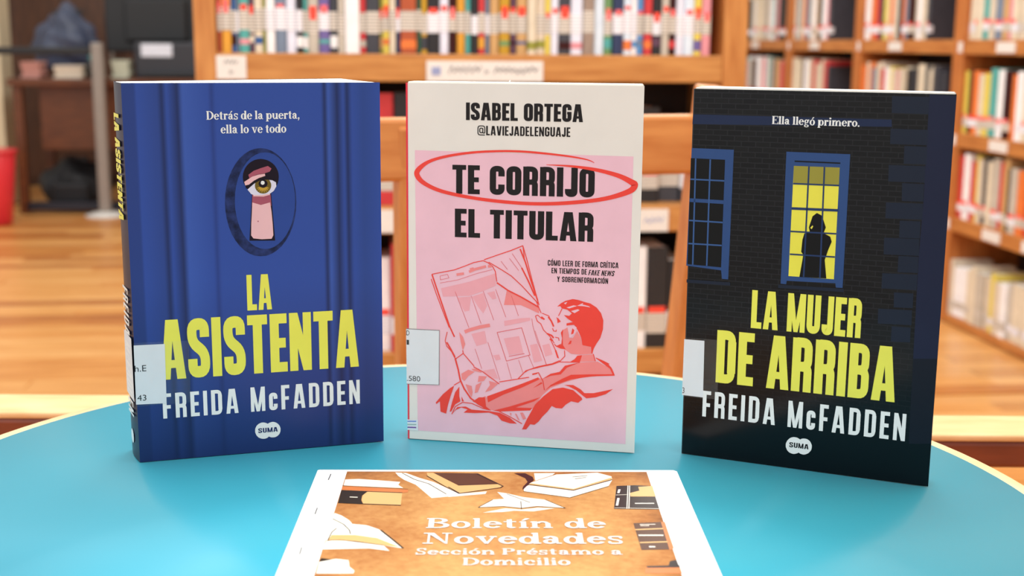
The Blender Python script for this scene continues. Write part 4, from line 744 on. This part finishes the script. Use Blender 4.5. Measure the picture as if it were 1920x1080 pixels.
shelf_label(-.303, -.246, .897, .942, [('code', -.288, .925, -.262, .009, 'label_grey_ink'), ('digit', -.279, .906, -.272, .009, 'label_grey_ink')])
lb = shelf_label(.104, .336, .894, .934, [('first', .148, .909, .212, .015, 'label_grey_ink'), ('link', .219, .907, .227, .011, 'label_grey_ink'), ('second', .238, .909, .326, .015, 'label_grey_ink')])
box('label_icon', .114+ox, .132+ox, -.0022, -.001, .906, .922, mat('icon_blue', (150, 160, 200)), lb)
shelf_label(.535, .60, .590, .636, [('word', .549, .606, .590, .014, 'icon_blue')])
shelf_label(-.03, .06, .592, .638)
row = [(30, 'rust'), (62, 'amber'), (34, 'blue'), (16, 'slate'), (66, 'teal'), (32, 'plum'), (56, 'cream'), (22, 'olive'), (58, 'white'), (72, 'slate'), (68, 'lavender'), (40, 'black'), (32, 'teal'), (72, 'greige'), (72, 'purple'), (54, 'charcoal'), (44, 'greige'), (100, 'white'), (42, 'red'), (88, 'charcoal'), (22, 'olive'), (44, 'yellow'), (40, 'cream'), (30, 'navy'), (110, 'rust'), (30, 'forest'), (40, 'mustard'), (82, 'black'), (62, 'lavender'), (52, 'maroon'), (58, 'amber'), (40, 'teal'), (46, 'black'), (44, 'red'), (36, 'slate'), (64, 'tan'), (70, 'mustard'), (45, 'plum'), (75, 'tan'), (60, 'cream'), (60, 'beige'), (40, 'yellow'), (52, 'lavender'), (80, 'charcoal'), (86, 'lavender'), (74, 'taupe'), (72, 'paleblue'), (58, 'green'), (70, 'navy'), (62, 'paleblue'), (36, 'white'), (46, 'sky'), (54, 'red'), (66, 'black'), (54, 'greige'), (46, 'maroon'), (60, 'lavender'), (70, 'paleblue'), (56, 'yellow'), (64, 'pink')]
tot = sum(a for a, _ in row); x = BX0+.044; span = (.680-x); i = 0
white_label = {'lavender', 'paleblue', 'white', 'purple', 'slate', 'navy', 'black'}
MOT = list(PAL)
for px, col in row:
    t = px/tot*span
    jig = random.uniform(-.006, .006); z0 = .041+jig*.5
    wl = 'call_number_white' if col in white_label else 'call_number_label'
    lab = (z0, z0+.040+random.uniform(-.004, .006), wl) if (px, col) not in ((60, 'cream'), (100, 'white'), (72, 'paleblue')) else None
    red = None
    if lab and random.random() < .42: red = (lab[1]-random.choice([0, .004, .012]), lab[1]+random.choice([.007, .011, .014]), random.choice(['sticker_red', 'sticker_red', 'sticker_pink']))
    shelf_book((x, BY+.004+random.uniform(0, .012), .9475), 0, t, random.uniform(.20, .26), random.uniform(.15, .19), col,
      '%s book on the bookcase shelf above the table books, %s from the left' % (NAMES.get(col, col), ordn(i)), 'books on the upper shelf of the facing bookcase', lab, red,
      motif=(random.uniform(.008, .02), random.uniform(.024, .034), random.choice(MOT)) if random.random() < .45 else None)
    x += t; i += 1
def fill_row(y0, y1, place, label_fn, group, hmax, cols, tmin=.018, tmax=.045, lz=(.03, .058), pr=.7, hmin=.78):
    p = y0; i = 0
    while p < y1-tmin:
        t = min(random.uniform(tmin, tmax), y1-p); col = cols[i % len(cols)] if isinstance(cols, tuple) else random.choice(cols)
        if y1-p-t < tmin and not isinstance(cols, tuple): col = 'charcoal'
        z0 = lz[0]+random.uniform(-.004, .004); lab = (z0, lz[1]+random.uniform(-.003, .004), random.choice(['call_number_label', 'call_number_white'])) if random.random() < .9 else None
        red = (lab[1]-.001, lab[1]+.012, random.choice(['sticker_red', 'sticker_pink'])) if lab and random.random() < pr else None
        loc, rz = place(p, t)
        shelf_book(loc, rz, t, random.uniform(hmax*hmin, hmax), random.uniform(.14, .18), col, label_fn(NAMES.get(col, col), i), group, lab, red)
        p += t; i += 1
dk = ['black', 'charcoal', 'red', 'navy', 'white', 'greige', 'forest', 'cream', 'black', 'slate']
fill_row(-.12, .20, lambda p, t: ((p, BY+.02+random.uniform(0, .02), .6435), 0), lambda c, i: '%s book on middle shelf left of the pink paperback, %s from left' % (c, ordn(i)), 'books on the middle shelf of the facing bookcase', .235, ('black', 'charcoal', 'maroon', 'red', 'black', 'charcoal', 'white', 'black'), .04, .04, hmin=.94)
fill_row(.43, .70, lambda p, t: ((p, BY+.05+random.uniform(0, .02), .6435), 0), lambda c, i: '%s book on middle shelf right of the pink paperback, %s from left' % (c, ordn(i)), 'books on the middle shelf of the facing bookcase', .20, ['black', 'charcoal', 'brown', 'plum', 'black'], .03, .05)
fill_row(-.12, .20, lambda p, t: ((p, BY+.01+random.uniform(0, .02), .3405), 0), lambda c, i: '%s book on low shelf left of the pink paperback, %s from left' % (c, ordn(i)), 'books on the low shelf of the facing bookcase', .235, dk, .022, .045, (.035, .075))
fill_row(.43, .70, lambda p, t: ((p, BY+.01+random.uniform(0, .02), .3405), 0), lambda c, i: '%s book on low shelf right of the pink paperback, %s from left' % (c, ordn(i)), 'books on the low shelf of the facing bookcase', .235, dk, .022, .045, (.035, .075))

# wall of bookcases on the right, running away from the camera
RX = 2.02
UN = [(3.35, 4.30, 'nearest'), (4.30, 5.245, 'second nearest'), (5.245, 6.16, 'third nearest'), (6.16, 7.10, 'farthest')]
LV = [(.99, 'eye-level shelf'), (.672, 'second shelf'), (.376, 'third shelf'), (.03, 'bottom shelf')]
cols = ['white', 'cream', 'white', 'beige', 'red', 'teal', 'cream', 'greige', 'charcoal', 'cream', 'pink', 'orange', 'black', 'slate', 'white', 'maroon', 'white', 'tan', 'beige', 'cream', 'yellow']
for ui, (y0, y1, nm) in enumerate(UN):
    u = empty('wall_bookcase', (RX, (y0+y1)/2, 0)); oy = -(y0+y1)/2
    tag(u, 'orange wood bookcase along the right wall, %s of the four' % nm, 'bookcase', 'bookcases along the right wall')
    for a, b in ((y0, y0+.04), (y1-.04, y1)): box('upright', 0, .27, a+oy, b+oy, 0, 1.40, SHELF2V, u, .002)
    for z, _ in LV: box('shelf_board', .003, .265, y0+.04+oy, y1-.04+oy, max(0, z-.05), z, SHELF2, u, .002)
    box('top_board', .003, .265, y0+.04+oy, y1-.04+oy, 1.36, 1.40, SHELF2, u, .002)
    box('back_panel', .262, .272, y0+.04+oy, y1-.04+oy, 0, 1.38, MATS['dark_back'], u)
    for z, _ in LV[:3]:
        for a in ((.34, .62) if ui == 0 else (.40,)):
            yy = y1-a*(y1-y0)
            box('shelf_label', -.0015, .004, yy-.075+oy, yy+.045+oy, z-.042, z-.008, MATS['shelf_label_white'], u)
        box('bay_marker', -.0015, .004, y1-.032+oy, y1+.0+oy, z-.044, z-.008, MATS['shelf_label_white'], u)
    for zi, (z, zn) in enumerate(LV):
        if ui and zi > 1: continue
        # positions run from the far upright towards the camera
        a = y1-.042; e = y0+.044
        if ui == 0: e = 3.55
        if ui == 1: e = a-(.62 if zi == 0 else .78)
        if ui == 2: e = a-.52
        place = lambda p, t, z=z: ((RX+.006+random.uniform(0, .015), -p, z+.0005), -math.pi/2)
        fill_row(-a, -e, place, lambda c, i, nm=nm, zn=zn: '%s book on %s of %s right-wall bookcase, %s from far end' % (c, zn, nm.replace(' ', '-'), ordn(i)),
          'books on the right-wall bookcases', .235 if zi != 3 else .20, cols if zi != 3 else ['cream', 'beige', 'white', 'cream', 'yellow', 'greige'], .024, .05 if ui < 2 else .055, (.026, .052), .75 if zi != 3 else .0, .86)

# ================================================================== far left: desk corner
dsk = empty('desk', (-1.45, 7.3, 0)); tag(dsk, 'reddish brown wooden desk far back on the left', 'desk')
box('desktop', -.55, .75, 0, .75, .715, .755, DESK, dsk, .004)
box('front_panel', -.40, .70, .08, .10, .36, .715, DESK, dsk, .003)
for x_ in (-.53, .68):
    for y_ in (.03, .66): box('leg', x_, x_+.05, y_, y_+.05, 0, .715, DESK, dsk, .003)
box('drawer_unit', .2, .65, .15, .7, .1, .70, DESK, dsk, .004)
ps = empty('barrier', (-1.49, 7.22, 0)); tag(ps, 'grey metal post with a black rail standing before the desk', 'barrier')
box('post', -.03, .03, -.03, .03, .03, .95, MATS['grey_metal'], ps, .006)
lathe('foot', [(.11, 0), (.11, .012), (.04, .03)], mat('foot_white', (220, 216, 208)), ps, 24)
box('rail', -.62, -.03, -.015, .015, .885, .925, MATS['black_plastic'], ps, .006)
mo = empty('computer_monitor', (-1.27, 7.88, .755)); tag(mo, 'black computer monitor seen from behind on the desk', 'monitor')
box('housing', -.30, .30, -.03, .02, .14, .55, MATS['black_plastic'], mo, .012)
box('rear_bulge', -.18, .18, -.07, -.03, .2, .45, MATS['black_plastic'], mo, .015)
box('stand', -.04, .04, -.06, -.03, .01, .3, MATS['black_plastic'], mo, .006)
lathe('base', [(.13, 0), (.13, .012), (.05, .02)], MATS['black_plastic'], mo, 24)
pr_ = empty('printer', (-1.09, 7.45, .755)); tag(pr_, 'dark desk printer with a pale lit panel beside the monitor', 'printer')
box('body', -.24, .22, -.05, .22, 0, .20, mat('printer_dark', (44, 46, 54), rough=.4), pr_, .015)
box('panel', -.20, -.03, -.054, -.049, .12, .19, mat('panel_white', (226, 232, 246), rough=.3), pr_, .002)
box('paper_tray', -.18, .16, -.12, -.04, .01, .03, MATS['black_plastic'], pr_, .004)
bg = empty('bag', (-1.78, 7.86, .755)); tag(bg, 'blue grey bag slumped on the left end of the desk', 'bag')
bmh = bmesh.new(); bmesh.ops.create_icosphere(bmh, subdivisions=4, radius=1)
for v in bmh.verts:
    p = v.co; k = 1+.10*math.sin(5*p.x+2*p.z)+.07*math.sin(9*p.y-4*p.x)+.05*math.sin(13*p.z+3*p.x)
    v.co = Vector((p.x*.17*k*(1.05-.25*p.z), p.y*.13*k, .2+(p.z*.2*k if p.z > -.8 else -.16)))
mb_ = bpy.data.meshes.new('bag_body'); bmh.to_mesh(mb_); bmh.free()
for p in mb_.polygons: p.use_smooth = True
link('bag_body', mb_, mat('bag_cloth', (70, 78, 100), rough=.32, var=.25, scale=9), bg)
bar('strap', (-.08, -.02, .36), (.09, -.02, .37), .02, .03, MATS['black_plastic'], bg)
for nm, lab_, x_, w_, h_, c_ in (('paper_stack', 'cream paper stack on the desk below the bag', -1.68, .15, .07, (236, 226, 206)), ('paper_box', 'small pinkish box at the left end of the desk', -1.88, .10, .09, (206, 150, 140)), ('paper_pad', 'grey green pad of paper beside the metal post', -1.40, .09, .10, (190, 196, 176))):
    o = empty(nm, (x_, 7.36, .755)); tag(o, lab_, 'paper' if 'paper' in lab_ else 'box')
    n_ = 5
    for k in range(n_): box('sheet_bundle', -w_/2+.004*((k*3) % 4), w_/2+.004*((k*5) % 3), -.03, .12, h_*k/n_, h_*(k+1)/n_-.001, mat(nm+'_stock', c_, rough=.6), o, .001)
bk = empty('dark_stand_in', (-1.72, 7.62, 0)); tag(bk, 'black stand-in for a chair base on the floor under the desk', 'dark_stand_in')  # invented dark shape, put in for the chair base under the desk
bmh = bmesh.new(); bmesh.ops.create_icosphere(bmh, subdivisions=4, radius=1)
for v in bmh.verts:
    p = v.co; k = 1+.08*math.sin(6*p.x+3*p.z)+.05*math.sin(11*p.y-4*p.x)
    v.co = Vector((p.x*.2*k, p.y*.15*k, max(0.0, .13+p.z*.16*k)))
mk = bpy.data.meshes.new('dark_stand_in_body'); bmh.to_mesh(mk); bmh.free()
for p in mk.polygons: p.use_smooth = True
link('dark_stand_in_body', mk, mat('dark_stand_in_cloth', (20, 21, 25), rough=.6, var=.3, scale=12), bk)
box('front_bulge', -.11, .10, -.19, -.10, .04, .17, MATS['dark_stand_in_cloth'], bk, .025)
bar('top_bar', (-.06, -.02, .285), (.07, -.02, .285), .02, .03, MATS['black_plastic'], bk)
box('foot_rail', -.50, .70, .03, .10, .02, .065, mat('foot_rail_dark', (34, 36, 48), rough=.5), dsk, .004)
rb = empty('red_bin', (-2.02, 6.95, 0)); tag(rb, 'red plastic bin on the floor at the left edge', 'bin')
lathe('body', [(.09, 0), (.10, .01), (.135, .38), (.13, .385), (.12, .3), (.09, .02)], mat('bin_red', (226, 52, 62), rough=.35), rb, 32)
lathe('rolled_rim', [(.132, .375), (.145, .38), (.145, .395), (.128, .395)], MATS['bin_red'], rb, 32)
pc = empty('pencil_cup', (-1.552, 7.42, .755)); tag(pc, 'dark cup of coloured pens on the desk beside the metal post', 'cup')
lathe('cup', [(.035, 0), (.04, .1), (.036, .1), (.032, .01)], MATS['black_plastic'], pc, 20)
for k, c_ in enumerate(((206, 58, 62), (228, 208, 92), (84, 170, 164), (112, 98, 160))):
    bar('pen', (.012*math.cos(k*1.6), .012*math.sin(k*1.6), .012), (.026*math.cos(k*1.6), .026*math.sin(k*1.6), .165), .009, .009, mat('pen_%d' % k, c_), pc, .002)
cb = empty('cabinet', (-1.2, 8.78, 0)); tag(cb, 'dark wooden cabinet against the back wall behind the desk', 'cabinet')
DK = wood('cabinet_wood', (70, 44, 30), (98, 62, 40), (20, 20, 3), .45)
box('carcass', -1.25, 1.1, .05, .41, 0, 1.7, DK, cb, .004)
for k in range(3):
    d_ = box('door', -1.23+k*.775, -1.23+k*.775+.765, .03, .05, .05, 1.66, DK, cb, .004)
    box('handle', -1.23+k*.775+.70, -1.23+k*.775+.72, .005, .03, .8, .95, MATS['grey_metal'], d_, .003)
